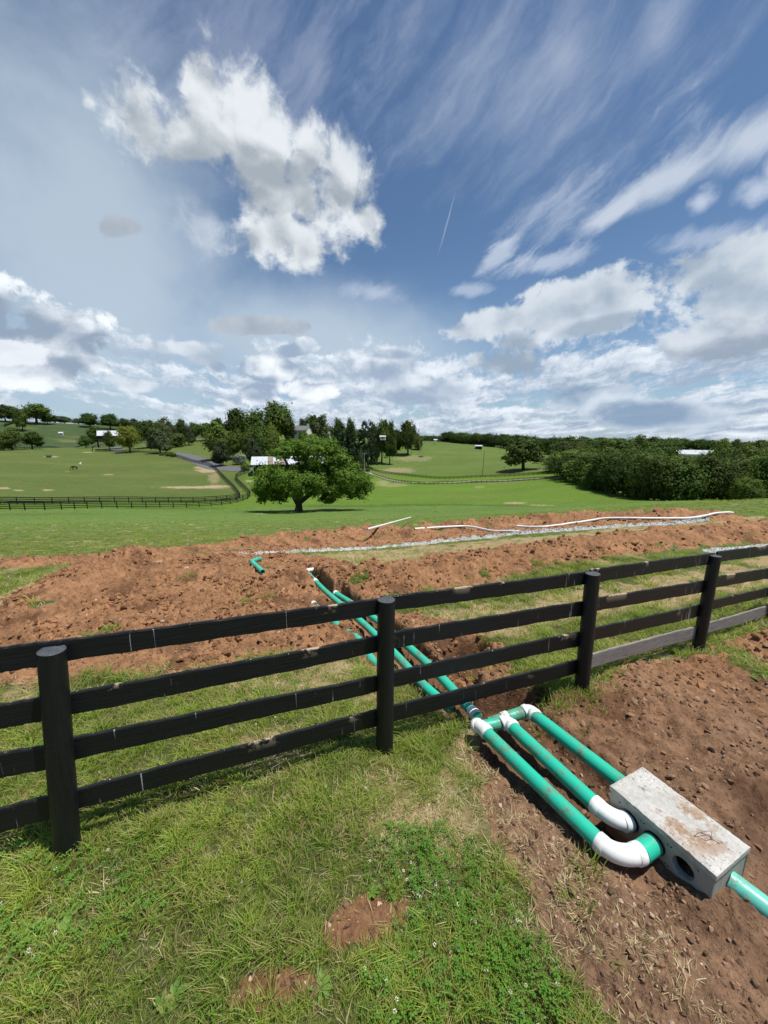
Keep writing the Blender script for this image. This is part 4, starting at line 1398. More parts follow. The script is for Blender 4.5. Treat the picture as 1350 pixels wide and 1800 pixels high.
def build_pipes():
    root, zc, ys, hw, hl, holes = build_box()
    Mx = root.matrix_world.copy()

    def loc(x, y, z):
        return Mx @ Vector((x, y, z))
    face2 = loc(holes[0][0], ys * hw, zc); face1 = loc(holes[1][0], ys * hw, zc)
    nrm = (loc(0, ys, 0) - loc(0, 0, 0)).normalized()
    Dh = CZ - face1.z                                          # drop of the inlets below the eye
    # pipe 1: nearest, from the header to the big elbow, then a short green stub into the middle hole
    e1b = face1 + nrm * .135
    p1a = onray(848, 1281, Dh + .02); p1b = onray(1051, 1478, Dh)
    d1 = (p1b - p1a).normalized()
    corner = onray(1088, 1513, Dh)
    GRP = 'green pipes of the septic line'
    q1 = tag(solid_pipe('green_pipe', [p1a, p1a.lerp(p1b, .5) + Vector((0, 0, -.004)), p1b + d1 * .03], PR, M['green'], wall=False),
             'green pipe nearest the lawn, turning through a big white elbow into the box', 'pipe', GRP)
    elbow('elbow', p1b, corner, e1b, PR, M['white'], q1, hub=.045)
    solid_pipe('pipe_stub', [e1b, face1 - nrm * .03], PR * 1.1, M['green'], q1, wall=False)
    j1 = onray(845, 1278, Dh + .02)
    elbow('elbow', onray(837, 1276, Dh + .05), j1 + Vector((0, 0, .02)), onray(857, 1289, Dh + .015), PR * 1.03, M['white'], q1, hub=.04)
    solid_pipe('cross_pipe', [onray(833, 1280, Dh + .06), onray(880, 1271, Dh + .03)], PR * .98, M['green'], q1, wall=False)
    p2a = onray(896, 1274, Dh + .01); p2b = onray(1044, 1412, Dh)
    d2 = (p2b - p2a).normalized()
    q2 = tag(solid_pipe('green_pipe', [p2a, p2b + d2 * .03], PR, M['green'], wall=False), 'middle green pipe ending in a white sweep elbow in the box wall', 'pipe', GRP)
    elbow('elbow', p2b, onray(1083, 1448, Dh), face2, PR, M['white'], q2, hub=.05)
    elbow('elbow', onray(882, 1272, Dh + .025), onray(893, 1267, Dh + .01), onray(903, 1280, Dh + .01), PR * 1.03, M['white'], q2, hub=.035)
    p3a = onray(934, 1253, Dh - .01)
    p3b = loc(-hl + .02, -ys * hw * .35, zc)
    q3 = tag(solid_pipe('green_pipe', [p3a, p3b], PR, M['green'], wall=False), 'far green pipe running straight into the back end of the box', 'pipe', GRP)
    a, b = onray(860, 1272, Dh + .07), onray(922, 1251, Dh + .01)
    solid_pipe('cross_pipe', [a, b], PR * .98, M['green'], q3, wall=False)
    sleeve('coupler', a.lerp(b, .36), a.lerp(b, .52), PR, M['white'], q3)
    elbow('elbow', onray(921, 1252, Dh + .01), onray(933, 1246, Dh - .01), onray(942, 1260, Dh - .01), PR * 1.03, M['white'], q3, hub=.035)
    # outlet
    oa = loc(hl - .01, -ys * hw * .12, zc - .02); ob = onray(1400, 1637, CZ - oa.z + .05)
    dd = (ob - oa).normalized()
    tag(solid_pipe('outlet_pipe', [oa, ob, ob + dd * .9], PR * 1.08, M['teal'], wall=False), 'pale teal pipe leaving the front end of the concrete box', 'pipe')
    # long pipes under the fence
    qa = tag(solid_pipe('green_pipe', smooth_path(PA, 5), PR, M['green'], wall=False), 'longest green pipe, left of the open trench pipe, half buried near the fence', 'pipe', GRP)
    qb = tag(solid_pipe('green_pipe', smooth_path(PB, 5), PR, M['green'], wall=False), 'green pipe in the open trench, passing under the fence beside the middle post', 'pipe', GRP)
    qc = tag(solid_pipe('green_pipe', smooth_path(PC, 5), PR, M['green'], wall=False), 'short run of green pipe left of the trench, sinking into the soil', 'pipe', GRP)
    sleeve('coupler', PB[-2].lerp(PB[-1], .62), PB[-2].lerp(PB[-1], .98), PR, M['white'], qb)
    sleeve('coupler', PA[0].lerp(PA[1], .72), PA[0].lerp(PA[1], .86), PR, M['white'], qa)
    d = (PA[0] - PA[1]).normalized(); side = Vector((d.y, -d.x, 0))
    elbow('elbow', PA[0] - d * .05, PA[0] + d * .09, PA[0] + d * .09 + side * .16, PR * 1.02, M['white'], qa)
    w0 = PA[0] + d * .09 + side * .12
    solid_pipe('white_pipe_stub', [w0, w0 + side * .5 + Vector((0, 0, .03))], PR, M['white'], qa)
    for P_, nxt, q in ((PB[0], PB[1], qb), (PC[0], PC[1], qc)):
        dd = (P_ - nxt).normalized()
        sleeve('end_cap', P_ - dd * .03, P_ + dd * .04, PR * 1.02, M['white'], q)
    # the loose teal piece by the gravel
    a, c, b = [on_surface(u, v, .05) for u, v in ((462, 1007), (442, 989), (457, 983))]
    o = solid_pipe('bent_green_pipe', [a, a.lerp(c, .8)] + bez(a.lerp(c, .85), c, c.lerp(b, .4), 8)[1:] + [b], PR, M['green'])
    tag(o, 'short bent green pipe lying on the soil beside the gravel bed', 'pipe')
    # white perforated pipes on the far bank
    for pts, lab in (([(646, 949), (722, 918)], 'straight white pipe lying slanted across the far spoil bank'),
                     ([(729, 929), (820, 929), (870, 931), (913, 934)], 'white pipe lying level beside the gravel bed, left of the longest one'),
                     ([(908, 926.5), (960, 924), (1010, 919), (1045, 915), (1075, 911.5), (1140, 911), (1205, 911), (1245, 906.5), (1288, 903.5)], 'longest white pipe snaking along the far spoil bank to the right')):
        P3 = [on_surface(u, v, .06) for u, v in pts]
        if len(P3) == 2:                                        # a straight length resting on the high spots
            a, b = P3
            T = np.linspace(0, 1, 30)
            hh = height(a.x + (b.x - a.x) * T, a.y + (b.y - a.y) * T)
            up = float(np.max(hh + PR * .6 - (a.z + (b.z - a.z) * T)))
            up = max(0, up)
            P3 = [a + Vector((0, 0, up)), b + Vector((0, 0, up))]
        else:
            P3 = smooth_path(P3, 6)
            hz = height(np.array([p.x for p in P3]), np.array([p.y for p in P3])) + PR * .8
            k_ = np.maximum(hz, np.convolve(np.pad(hz, 4, 'edge'), np.ones(9) / 9, 'valid') + .02)
            k_ = np.convolve(np.pad(k_, 2, 'edge'), np.ones(5) / 5, 'valid')
            for p, q in zip(P3, k_):
                p.z = float(q)
        tag(solid_pipe('white_pipe', P3, PR, M['white'], seg=18), lab, 'pipe', 'white pipes on the far spoil bank')


build_pipes()

# ------------------------------------------------------------------ trees
def onplane(u, v, y):
    d = ray(u, v); t = y / d[1]
    return Vector((d[0] * t, y, CZ + d[2] * t))


def crown_np(lobes, nclump, nleaf, leaf, seed, cr=.16, flat=.75, up=.5):
    """leaf faces gathered in clumps over the skins of several lobes -> verts, quads"""
    g = np.random.default_rng(seed)
    lobes = np.array(lobes, float)
    area = (lobes[:, 3] * lobes[:, 4] + lobes[:, 3] * lobes[:, 5] + lobes[:, 4] * lobes[:, 5])
    li = g.choice(len(lobes), nclump, p=area / area.sum())
    d = g.normal(size=(nclump, 3)); d /= np.linalg.norm(d, axis=1)[:, None]
    rad = g.uniform(.62, 1.04, (nclump, 1)) * (1 + .12 * g.normal(size=(nclump, 1)))
    c = lobes[li, :3] + d * lobes[li, 3:] * rad
    size = np.min(lobes[li, 3:], axis=1) * cr * 2 * g.uniform(.6, 1.4, nclump)
    n = nclump * nleaf
    ci = np.repeat(np.arange(nclump), nleaf)
    off = g.normal(size=(n, 3)) * size[ci][:, None] * np.array([1, 1, flat])
    p = c[ci] + off
    out = d[ci] * .8 + off / (size[ci][:, None] + 1e-6) * .5 + g.normal(size=(n, 3)) * .38 + np.array([0, 0, up])
    out /= np.linalg.norm(out, axis=1)[:, None]
    r1 = np.cross(out, g.normal(size=(n, 3))); r1 /= np.linalg.norm(r1, axis=1)[:, None]
    r2 = np.cross(out, r1)
    s = (leaf * g.uniform(.6, 1.4, n))[:, None]
    q = np.stack([p - r1 * s, p - r2 * s * .6 - out * s * .15, p + r1 * s, p + r2 * s * .6 - out * s * .15], 1).reshape(-1, 3)
    return q, np.arange(n * 4).reshape(-1, 4)


def trunk_mb(pts_r, limbs, m=None):
    m = m or MB()
    m.tube([p for p, _ in pts_r], [r for _, r in pts_r], 9, caps=True)
    for l in limbs:
        m.tube([p for p, _ in l], [r for _, r in l], 6, caps=True)
    return m


PROTO = {}


def make_proto(kind, lobes, ncl, nl, leaf, trunk_h, tr, mat, seed, bare=False, limb_to=.75):
    v, q = crown_np(lobes, ncl, nl, leaf, seed)
    me = mesh_np('crown_' + kind, v, q, None, False)
    me.materials.append(M[mat])
    g = random.Random(seed)
    limbs = []
    for lb in lobes:
        c = Vector(lb[:3])
        s = Vector((0, 0, trunk_h * g.uniform(.7, 1.0)))
        mid = s.lerp(c, .5) + Vector((g.uniform(-.03, .03), g.uniform(-.03, .03), .02))
        limbs.append([(s, tr * .5), (mid, tr * .32), (s.lerp(c, limb_to + .2), tr * .12)])
    m = trunk_mb([(Vector((0, 0, -.06)), tr * 1.5), (Vector((0, 0, .02)), tr * 1.15), (Vector((.008, .005, trunk_h * .6)), tr * .9), (Vector((.0, .0, trunk_h * 1.3)), tr * .55)], limbs)
    tm = m.mesh('trunk_' + kind); tm.materials.append(M['bark'])
    PROTO[kind] = (tm, me)


def lob(seed, n, spread, zlo, zhi, rmin, rmax, taper=0.0):
    g = random.Random(seed); out = []
    for i in range(n):
        z = zlo + (zhi - zlo) * (i + .5) / n
        k = 1 - taper * (z - zlo) / (zhi - zlo)
        a = g.uniform(0, 6.28); r = spread * g.uniform(.35, 1.0) * k
        rr = g.uniform(rmin, rmax) * (.6 + .4 * k)
        out.append((math.cos(a) * r, math.sin(a) * r, z, rr, rr, rr * g.uniform(.7, .95)))
    return out


# unit trees: height 1, crown width about 1 (scaled per tree)
make_proto('broad_a', lob(1, 9, .30, .32, .86, .15, .24, .5) + [(0, 0, .6, .30, .30, .26)], 250, 28, .030, .30, .035, 'leaf_dark', 11)
make_proto('broad_b', lob(2, 10, .32, .28, .84, .14, .22, .6) + [(0, 0, .55, .30, .30, .27)], 250, 28, .030, .26, .032, 'leaf_dark', 12)
make_proto('wood_edge', lob(3, 12, .34, .14, .84, .16, .25, .45) + [(0, 0, .5, .34, .34, .36)], 230, 26, .026, .2, .03, 'leaf_dark', 13)
make_proto('wood_mid', lob(4, 12, .34, .10, .86, .15, .25, .5) + [(0, 0, .5, .34, .34, .36)], 230, 26, .026, .2, .03, 'leaf_mid', 14)
make_proto('mid', lob(5, 10, .28, .22, .88, .15, .22, .6) + [(0, 0, .52, .30, .30, .30)], 250, 28, .030, .2, .026, 'leaf_mid', 15)
make_proto('grey', lob(6, 10, .27, .2, .86, .15, .22, .6) + [(0, 0, .5, .32, .32, .30)], 250, 28, .030, .16, .026, 'leaf_grey', 16)
make_proto('round_bright', lob(7, 12, .30, .30, .82, .14, .20, .3) + [(0, 0, .56, .36, .36, .34)], 240, 28, .024, .26, .026, 'leaf_bright', 17)
make_proto('conifer', [(0, 0, .12 + .085 * i, .46 * (1 - i / 11.5), .46 * (1 - i / 11.5), .07) for i in range(10)], 230, 24, .022, .1, .022, 'leaf_conifer', 18)
make_proto('shrub', lob(9, 8, .26, .25, .7, .2, .28, .3) + [(0, 0, .42, .36, .36, .38)], 150, 26, .040, .12, .03, 'blossom', 19)
make_proto('bush', lob(10, 8, .30, .2, .7, .2, .28, .3) + [(0, 0, .4, .38, .38, .38)], 130, 24, .045, .1, .03, 'leaf_mid', 20)

USED = {}


def tree(kind, u, vtop, wpx, r, label, group=None, parts=True, ground_v=None, cat='tree', name=None, rz=None, base=None):
    """a tree standing at range r in the bearing of u, as tall as it shows"""
    b = base or at_range(u, r)
    d = ray(u, vtop); hl = math.hypot(d[0], d[1])
    rng = math.hypot(b.x, b.y)
    ztop = CZ + d[2] / hl * rng
    H = max(1.2, (ztop - b.z)) * 1.03
    depth = b.y * CP - (b.z - CZ) * SP
    Wm = wpx / FP * depth * {'conifer': 1.6, 'round_bright': 1.12, 'shrub': 1.2, 'bush': 1.3}.get(kind, 1.38)
    g = random.Random(int(u * 13 + r * 7))
    tm, cm = PROTO[kind]
    nm = name or {'conifer': 'conifer_tree', 'shrub': 'flowering_shrub', 'bush': 'bush'}.get(kind, 'broadleaf_tree')
    root = empty(nm, (b.x, b.y, b.z - .05), g.uniform(0, 6.28) if rz is None else rz)
    sc = (Wm, Wm, H)
    for pn, me in (('trunk', tm), ('crown', cm)):
        o = link(pn, me, None, root); o.scale = sc
    tag(root, label, cat, group)
    return root


def ground_r(u, v):
    g = G(u, v); return math.hypot(g.x, g.y)


# the great spreading tree in the hollow
def big_tree():
    b = G(525, 898.5, rmin=50)
    y = b.y
    root = empty('spreading_oak', (b.x, b.y, float(height(b.x, b.y)) - .1))
    k = y / FP                                                      # metres per photograph pixel there
    L_ = []
    for (u, v, ru, rv, dy) in [(545, 784, 26, 15, 0), (515, 786, 22, 14, 2), (500, 794, 18, 10, -2), (575, 786, 18, 17, 0), (590, 797, 16, 14, 2), (562, 800, 22, 14, -3), (548, 772, 16, 9, 3), (530, 806, 18, 10, 3),
                              (480, 828, 26, 16, 1), (466, 846, 18, 20, -2), (480, 862, 24, 20, 1), (500, 842, 22, 18, -4), (462, 870, 12, 12, 0), (497, 870, 16, 12, 2),
                              (540, 846, 26, 14, -5), (525, 860, 20, 12, -5), (552, 858, 20, 12, -3), (560, 838, 16, 10, 2),
                              (592, 826, 22, 16, 2), (612, 818, 20, 14, -1), (610, 838, 26, 16, -3), (632, 842, 20, 14, 0), (642, 856, 14, 12, 1), (585, 862, 22, 14, -2), (575, 876, 14, 10, 0), (615, 862, 20, 12, 2), (590, 845, 20, 14, 4),
                              (635, 868, 12, 8, 0), (452, 856, 8, 14, 0), (530, 822, 22, 11, 1), (556, 818, 18, 10, 0), (582, 812, 14, 9, 2), (600, 808, 12, 8, -2)]:
        p = onplane(u, v, y + dy * 1.0) - Vector(root.location)
        L_.append((p.x, p.y, p.z, ru * k * .98, max(2.2, ru * k * .9), rv * k))
    v, q = crown_np(L_, 760, 56, .19, 77, cr=.17, flat=.6)
    me = mesh_np('crown', v, q, None, False)
    link('crown', me, M['leaf_oak'], root)
    def P(u, v, dy=0):
        return onplane(u, v, y + dy) - Vector(root.location)
    limbs = [
        [(P(523, 885), .50), (P(515, 872, -.6), .36), (P(500, 858, -1), .26), (P(480, 848, -1), .14)],
        [(P(528, 882), .48), (P(541, 872, .3), .42), (P(556, 862, .5), .30), (P(580, 850, .6), .16), (P(610, 842, 0), .08)],
        [(P(524, 876), .55), (P(519, 856, .5), .42), (P(513, 835, .8), .34), (P(503, 812, .8), .24), (P(495, 798, 0), .10)],
        [(P(526, 876), .52), (P(530, 850, 1), .38), (P(536, 820, 1.2), .28), (P(542, 792, 1), .12)],
        [(P(536, 822, 1.2), .26), (P(556, 806, 1), .18), (P(575, 790, .5), .09)],
        [(P(556, 862, .5), .2), (P(566, 840, -.3), .16), (P(590, 818, -1), .08)],
        [(P(513, 836, .8), .2), (P(500, 838, 2), .16), (P(480, 832, 3), .08)]]
    m = trunk_mb([(P(525, 902), 1.05), (P(525, 898), .80), (P(525.5, 890), .60), (P(525, 882), .58), (P(525, 874), .46)], limbs)
    m.build('trunk', M['bark'], root)
    tag(root, 'great wide-spreading dark green tree standing alone in the hollow before the barn', 'tree')


big_tree()

TREES = [  # kind, u, top row, width px, range, label
    ('round_bright', 228, 747, 42, ground_r(228, 795.5), 'round yellow-green tree glowing beside the driveway bend'),
    ('grey', 281, 754, 37, ground_r(281, 797), 'rounded grey-green tree at the paddock corner beside the drive'),
    ('mid', 21, 753, 36, 330, 'bushy tree behind the paddock fence at the far left'),
    ('mid', 6, 768, 22, 330, 'small bushy tree at the left edge behind the paddock'),
    ('broad_a', 57, 757, 27, 335, 'compact dark tree behind the paddock, second from the left edge'),
    ('broad_b', 152, 765, 18, 340, 'small dark tree at the far end of the paddock fence'),
    ('broad_a', 174, 747, 27, 350, 'dark tree just left of the white-roofed shed'),
    ('broad_b', 193, 757, 16, 300, 'dark small tree standing in front of the white-roofed shed'),
    ('broad_b', 3, 711, 16, 620, 'dark tree on the hilltop at the left edge of the photo'),
    ('broad_a', 19, 710, 21, 620, 'dark hilltop tree beside the left edge, second one'),
    ('broad_b', 34, 714, 20, 622, 'middle-sized dark tree in the hilltop row left of the biggest'),
    ('broad_b', 46, 719, 20, 560, 'dark tree stepping down the slope below the hilltop row'),
    ('broad_a', 72, 708, 40, 610, 'largest dark round tree on the left hilltop'),
    ('broad_b', 91, 723, 12, 610, 'small dark tree against the largest hilltop tree'),
    ('broad_a', 1, 722, 8, 430, 'dark narrow tree cut by the left edge below the hilltop'),
    ('broad_a', 164, 725, 27, 600, 'dark round tree on the skyline right of the left hill'),
    ('broad_b', 199, 727, 27, 590, 'dark ragged tree on the skyline above the white-roofed shed'),
    ('broad_b', 224, 735, 17, 600, 'low dark tree on the skyline above the yellow-green tree'),
    ('grey', 242, 736, 20, 600, 'low grey tree on the skyline right of the yellow-green tree'),
    ('broad_a', 262, 736, 38, 300, 'large dark tree behind the grey-green paddock corner tree'),
    ('grey', 289, 734, 30, 310, 'loose greyish tall tree right of the large dark one'),
    ('grey', 303, 743, 22, 320, 'greyish tree in the clump behind the drive, third along'),
    ('broad_b', 322, 736, 20, 350, 'tall thin-topped tree on the clump behind the drive'),
    ('grey', 333, 750, 20, 300, 'pale rounded tree at the right end of the clump behind the drive'),
    ('bush', 315, 759, 24, 290, 'low pale bush on the rise behind the drive'),
    ('broad_b', 345, 742, 20, 330, 'dark tree at the edge of the rise left of the tall grove'),
    ('broad_a', 364, 742, 30, 330, 'dark broad tree on the rise left of the tall grove'),
    ('broad_b', 385, 734, 22, 330, 'dark tree peeping over the left shoulder of the tall grove'),
    ('broad_a', 418, 714, 36, 232, 'leftmost tall tree of the grove below the white house'),
    ('wood_edge', 448, 717, 46, 228, 'middle broad tree of the tall grove below the white house'),
    ('broad_b', 490, 705, 50, 226, 'tallest tree of the grove, next to the white house'),
    ('broad_a', 512, 729, 16, 224, 'small dark tree against the left wall of the white house'),
    ('mid', 385, 743, 46, 190, 'broad mid-green tree in front of the grove, leftmost'),
    ('mid', 416, 755, 28, 186, 'mid-green tree second from left in front of the grove'),
    ('mid', 438, 753, 28, 184, 'mid-green tree in the middle of the row in front of the grove'),
    ('mid', 458, 743, 32, 182, 'yellowish mid-green round tree right in the row before the grove'),
    ('mid', 478, 745, 28, 184, 'mid-green tree at the right end of the row before the grove'),
    ('grey', 387, 775, 28, 168, 'small dark rounded tree on the lawn beside the drive'),
    ('grey', 447, 772, 26, 158, 'dusky small tree behind the left end of the barn'),
    ('broad_b', 535, 735, 18, 245, 'tree top behind the white house roof, left'),
    ('broad_a', 548, 727, 30, 250, 'tall tree behind the white house'),
    ('grey', 566, 729, 32, 246, 'loose brownish-green tree right of the white house'),
    ('bush', 533, 751, 15, 222, 'small bush before the front wall of the white house'),
    ('broad_b', 597, 734, 22, 262, 'tree rising behind the evergreens, left'),
    ('broad_b', 617, 734, 18, 262, 'pointed tree top behind the evergreens'),
    ('conifer', 600, 743, 36, 240, 'leftmost pyramidal evergreen right of the house'),
    ('conifer', 618, 746, 30, 238, 'second evergreen from the house'),
    ('conifer', 641, 740, 34, 238, 'dark broad evergreen third from the house'),
    ('grey', 656, 740, 22, 262, 'grey-green tree behind the right evergreens'),
    ('broad_a', 671, 734, 28, 262, 'dark tree at the right of the evergreens'),
    ('broad_b', 685, 739, 20, 262, 'dark narrow tree right of the evergreens above the round pen'),
    ('broad_b', 698, 754, 18, 300, 'low dark tree between the round pen and the lone skyline tree'),
    ('broad_a', 717, 736, 30, 300, 'lone dark tree standing on the skyline of the centre hill'),
    ('bush', 733, 759, 16, 330, 'low dark bush right of the lone skyline tree'),
    ('shrub', 420, 794, 23, ground_r(420, 817), 'round white-flowering shrub beside the drive near the barn'),
    ('broad_a', 922, 768, 56, ground_r(919, 826), 'dark tree standing alone on the slope of the right-hand pasture'),
    ('bush', 428, 812, 14, 150, 'small hedge bush between the flowering shrub and the barn'),
    ('grey', 633, 788, 14, 168, 'thin grey-green young tree near the pole beside the barn'),
]
for k_, u_, vt_, w_, r_, lab_ in TREES:
    tree(k_, u_, vt_, w_, r_, lab_, cat='shrub' if k_ in ('shrub', 'bush') else 'tree')
for j, (u_, w_) in enumerate([(288, 14), (296, 12), (303, 9)]):
    tree('bush', u_, 795 - j, w_, ground_r(u_, 800 + j * 2), ('low', 'smaller', 'smallest')[j] + ' dark bush against the paddock fence by the grey-green tree', cat='shrub')

# the wood on the right
rw = random.Random(12)
ORD = 'first second third fourth fifth sixth seventh eighth ninth tenth eleventh twelfth thirteenth fourteenth fifteenth sixteenth seventeenth eighteenth nineteenth twentieth'.split()
ORD += ['twenty-' + w for w in ORD[:9]]
front = [(984, 205), (996, 182), (1008, 168), (1022, 158), (1036, 148), (1052, 140), (1068, 134), (1086, 128), (1104, 122), (1122, 116), (1142, 110), (1162, 106), (1184, 104), (1206, 104), (1228, 104), (1250, 107),
         (1272, 110), (1294, 116), (1352, 122)]
for u_, r_ in front:
    vt = 806 + rw.uniform(-13, 9) - (6 if u_ < 1010 else 0) + (8 if 1190 < u_ < 1245 else 0)
    tree('wood_mid' if rw.random() < .6 else 'wood_edge', u_, vt, rw.uniform(44, 60), r_, 'leafy tree on the front edge of the right-hand wood, %s from its left end' % ORD[front.index((u_, r_))], 'trees on the front edge of the right-hand wood')
for row, (dr, vt0, n) in enumerate([(20, 793, 14), (48, 781, 14), (85, 773, 14), (135, 769, 15)]):
    for i in range(n):
        u_ = 982 + (1362 - 982) * (i + rw.uniform(.1, .9)) / n
        r0 = np.interp(u_, [f[0] for f in front], [f[1] for f in front])
        vt = vt0 + rw.uniform(-9, 7) + (u_ - 1000) * .020
        if 1180 < u_ < 1262 and vt < 800:
            vt = 800.5 + rw.uniform(-1, 3)
        tree(rw.choice(['wood_edge', 'wood_mid', 'wood_edge', 'broad_b']), u_, vt, rw.uniform(40, 62) * (1 - row * .11), r0 + dr + rw.uniform(-6, 6),
             'leafy tree inside the dense wood on the right, only its top showing', 'trees inside the right-hand wood')
for u_, w_, vt, wh in [(1316, 26, 838, 'left'), (1335, 30, 842, 'tallest right-hand'), (1344, 26, 858, 'lowest, at the photo edge'), (1326, 24, 862, 'lower middle')]:
    tree('wood_mid', u_, vt, w_, 100, 'bright low bush at the right foot of the wood, %s' % wh, 'bushes at the right foot of the wood', cat='shrub', name='bush')

# skyline trees and hedges
sky_prof = [(92, 732), (130, 733), (170, 737), (215, 741), (260, 743), (330, 744), (400, 745), (560, 748), (660, 752), (735, 761), (760, 763), (785, 760), (800, 757), (850, 760), (900, 765), (960, 768), (1010, 767), (1060, 769), (1130, 771), (1200, 774), (1280, 776), (1350, 778)]
for i in range(62):
    u_ = 92 + (1350 - 92) * (i + rw.uniform(0, 1)) / 62
    vt = np.interp(u_, [p[0] for p in sky_prof], [p[1] for p in sky_prof]) + rw.uniform(-1.5, 3.0)
    tree(rw.choice(['wood_edge', 'broad_a', 'wood_edge', 'grey']), u_, vt, rw.uniform(20, 34), rw.uniform(640, 800), 'far dark tree in the long treeline on the horizon', 'trees of the horizon treeline')
for i in range(26):                                                    # the belt below the crest of the centre hill
    u_ = 779 + (985 - 779) * (i + rw.uniform(.2, .8)) / 26
    vt = 758 + (u_ - 779) * .052 + rw.uniform(-2, 4)
    tree(rw.choice(['wood_edge', 'wood_edge', 'broad_b']), u_, vt, rw.uniform(17, 26), 430 - (u_ - 779) * .35 + rw.uniform(-10, 10), 'dark tree in the belt behind the centre pasture hill, %s from the left' % ORD[i], 'trees of the belt behind the centre hill')
for k_, (u_, vt, w_) in enumerate([(1150, 766, 26), (1162, 770, 22), (1180, 768, 30), (1198, 770, 26), (1226, 771, 26), (1246, 772, 24), (1262, 774, 22), (1292, 771, 16), (1312, 776, 20), (1335, 772, 18), (1346, 781, 18)]):
    tree(rw.choice(['broad_a', 'broad_b']), u_, vt, w_, 420 + rw.uniform(-15, 15), 'dark tree on the ridge beyond the right-hand wood, %s from the left' % ORD[k_], 'trees on the ridge beyond the wood')
for i in range(30):                                                    # distant mass of trees filling the far plain
    u_ = -20 + 1400 * (i + rw.uniform(0, 1)) / 30
    tree('wood_edge', u_, np.interp(u_, [0, 250, 680, 1350], [744, 748, 764, 776]) + rw.uniform(-1, 2), rw.uniform(40, 60), rw.uniform(1100, 1500), 'hazy low tree far out on the horizon', 'farthest trees on the horizon')


def hedge(pts, h, w, label, r=None):
    """a hedgerow: leaf faces strung along a line"""
    P = [at_range(u, r) if r else G(u, v) for u, v in pts]
    g = np.random.default_rng(4)
    lob_ = []
    for a, b in zip(P[:-1], P[1:]):
        n = max(2, int((b - a).length / (w * 1.2)))
        for i in range(n):
            p = a.lerp(b, i / n); lob_.append((p.x - P[0].x, p.y - P[0].y, float(CZ - drop(p.x, p.y)) - P[0].z + h * .5, w * g.uniform(.7, 1.1), w, h * g.uniform(.45, .65)))
    v, q = crown_np(lob_, len(lob_) * 6, 20, .45, 9)
    o = link('hedgerow', mesh_np('hedgerow', v, q), M['leaf_dark']); o.location = P[0]
    tag(o, label, 'hedge')


hedge([(88, 737), (120, 740), (150, 743), (185, 747), (215, 750)], 2.6, 2.0, 'dark hedgerow running down the left hill from the largest tree')
hedge([(123, 735), (156, 738)], 2.5, 2.0, 'short upper hedgerow on the crest of the left hill')
hedge([(8, 750), (25, 744), (42, 739)], 2.2, 1.6, 'dark hedgerow slanting up the left hill towards the hilltop trees')


# ------------------------------------------------------------------ far fences
post_m = MB(); post_m.tube([(0, 0, -.3), (0, 0, 1.38)], .085, 6); POST_ME = post_m.mesh('far_post'); POST_ME.materials.append(M['far_fence'])


def far_fence(pts, label, r=None, step=2.44, sub=8, closed=False, rails=4, k=1.0):
    P = [G(u, v, rmin=50) if r is None else at_range(u, r) for u, v in pts]
    P = smooth_path([Vector((p.x, p.y, 0)) for p in P], sub)
    out = [P[0]]; acc = 0
    for a, b in zip(P[:-1], P[1:]):
        L = (b - a).length
        while acc + L >= step:
            t = (step - acc) / L; a = a.lerp(b, t); L = (b - a).length; acc = 0; out.append(a)
        acc += L
    Q = [Vector((p.x, p.y, float(height(p.x, p.y)))) for p in out]
    root = empty('pasture_fence', Q[0])
    org = Q[0]
    for p in Q[:300]:
        o = link('post', POST_ME, None, root); o.location = p - org; o.scale = (k, k, 1)
    for lv in range(rails):
        z = .32 + lv * (.98 / max(1, rails - 1))
        m = MB()
        for a, b in zip(Q[:-1], Q[1:]):
            d = (b - a).normalized(); s = Vector((-d.y, d.x, 0)).normalized()
            m.box((a + b) / 2 - org + Vector((0, 0, z)) + s * .09, ((b - a).length + .02, .03, .15), (d, s, s.cross(d) * -1))
        m.build('rail_line', M['far_fence'], root)
    tag(root, label, 'fence')


far_fence([(-60, 890), (60, 888), (170, 886), (280, 884), (370, 883), (412, 879), (421, 873), (400, 848), (373, 822), (340, 813), (305, 803), (283, 799), (262, 797), (230, 795), (190, 794.5), (163, 794)],
          'black paddock fence curving up beside the drive, the inner of the pair')
far_fence([(-60, 899), (60, 897.5), (170, 895.5), (280, 892.5), (380, 889), (425, 881), (440, 873), (432, 862), (416, 845), (418, 838), (443, 829)],
          'black fence in front of the paddock fence, the outer of the pair')
far_fence([(163, 793), (163, 789), (165, 786), (197, 783)], 'short black fence closing the far paddock corner', sub=4)
far_fence([(0, 789.5), (60, 788.5), (141, 785), (158, 783)], 'black fence along the back of the left paddock', sub=4)
far_fence([(640, 822), (652, 827), (680, 833), (730, 839), (780, 842), (856, 839), (920, 836.5), (978, 834)], 'black lane fence nearer the hill, upper of the two')
far_fence([(655, 836), (680, 844), (713, 850), (745, 853), (780, 851.5), (856, 848.5), (920, 846), (980, 842.5)], 'black lane fence on the near side of the gravel lane')
far_fence([(587, 794), (600, 800), (612, 808)], 'short black fence climbing the slope right behind the great tree', sub=4)
far_fence([(690, 772.5), (740, 772), (780, 773.5), (830, 778), (880, 787)], 'thin dark fence following the crest of the centre hill', sub=4, rails=3)
far_fence([(655, 778), (672, 781), (692, 780.5), (709, 777), (700, 774), (680, 773), (655, 773)], 'round training pen fence on the hill below the evergreens', sub=5)


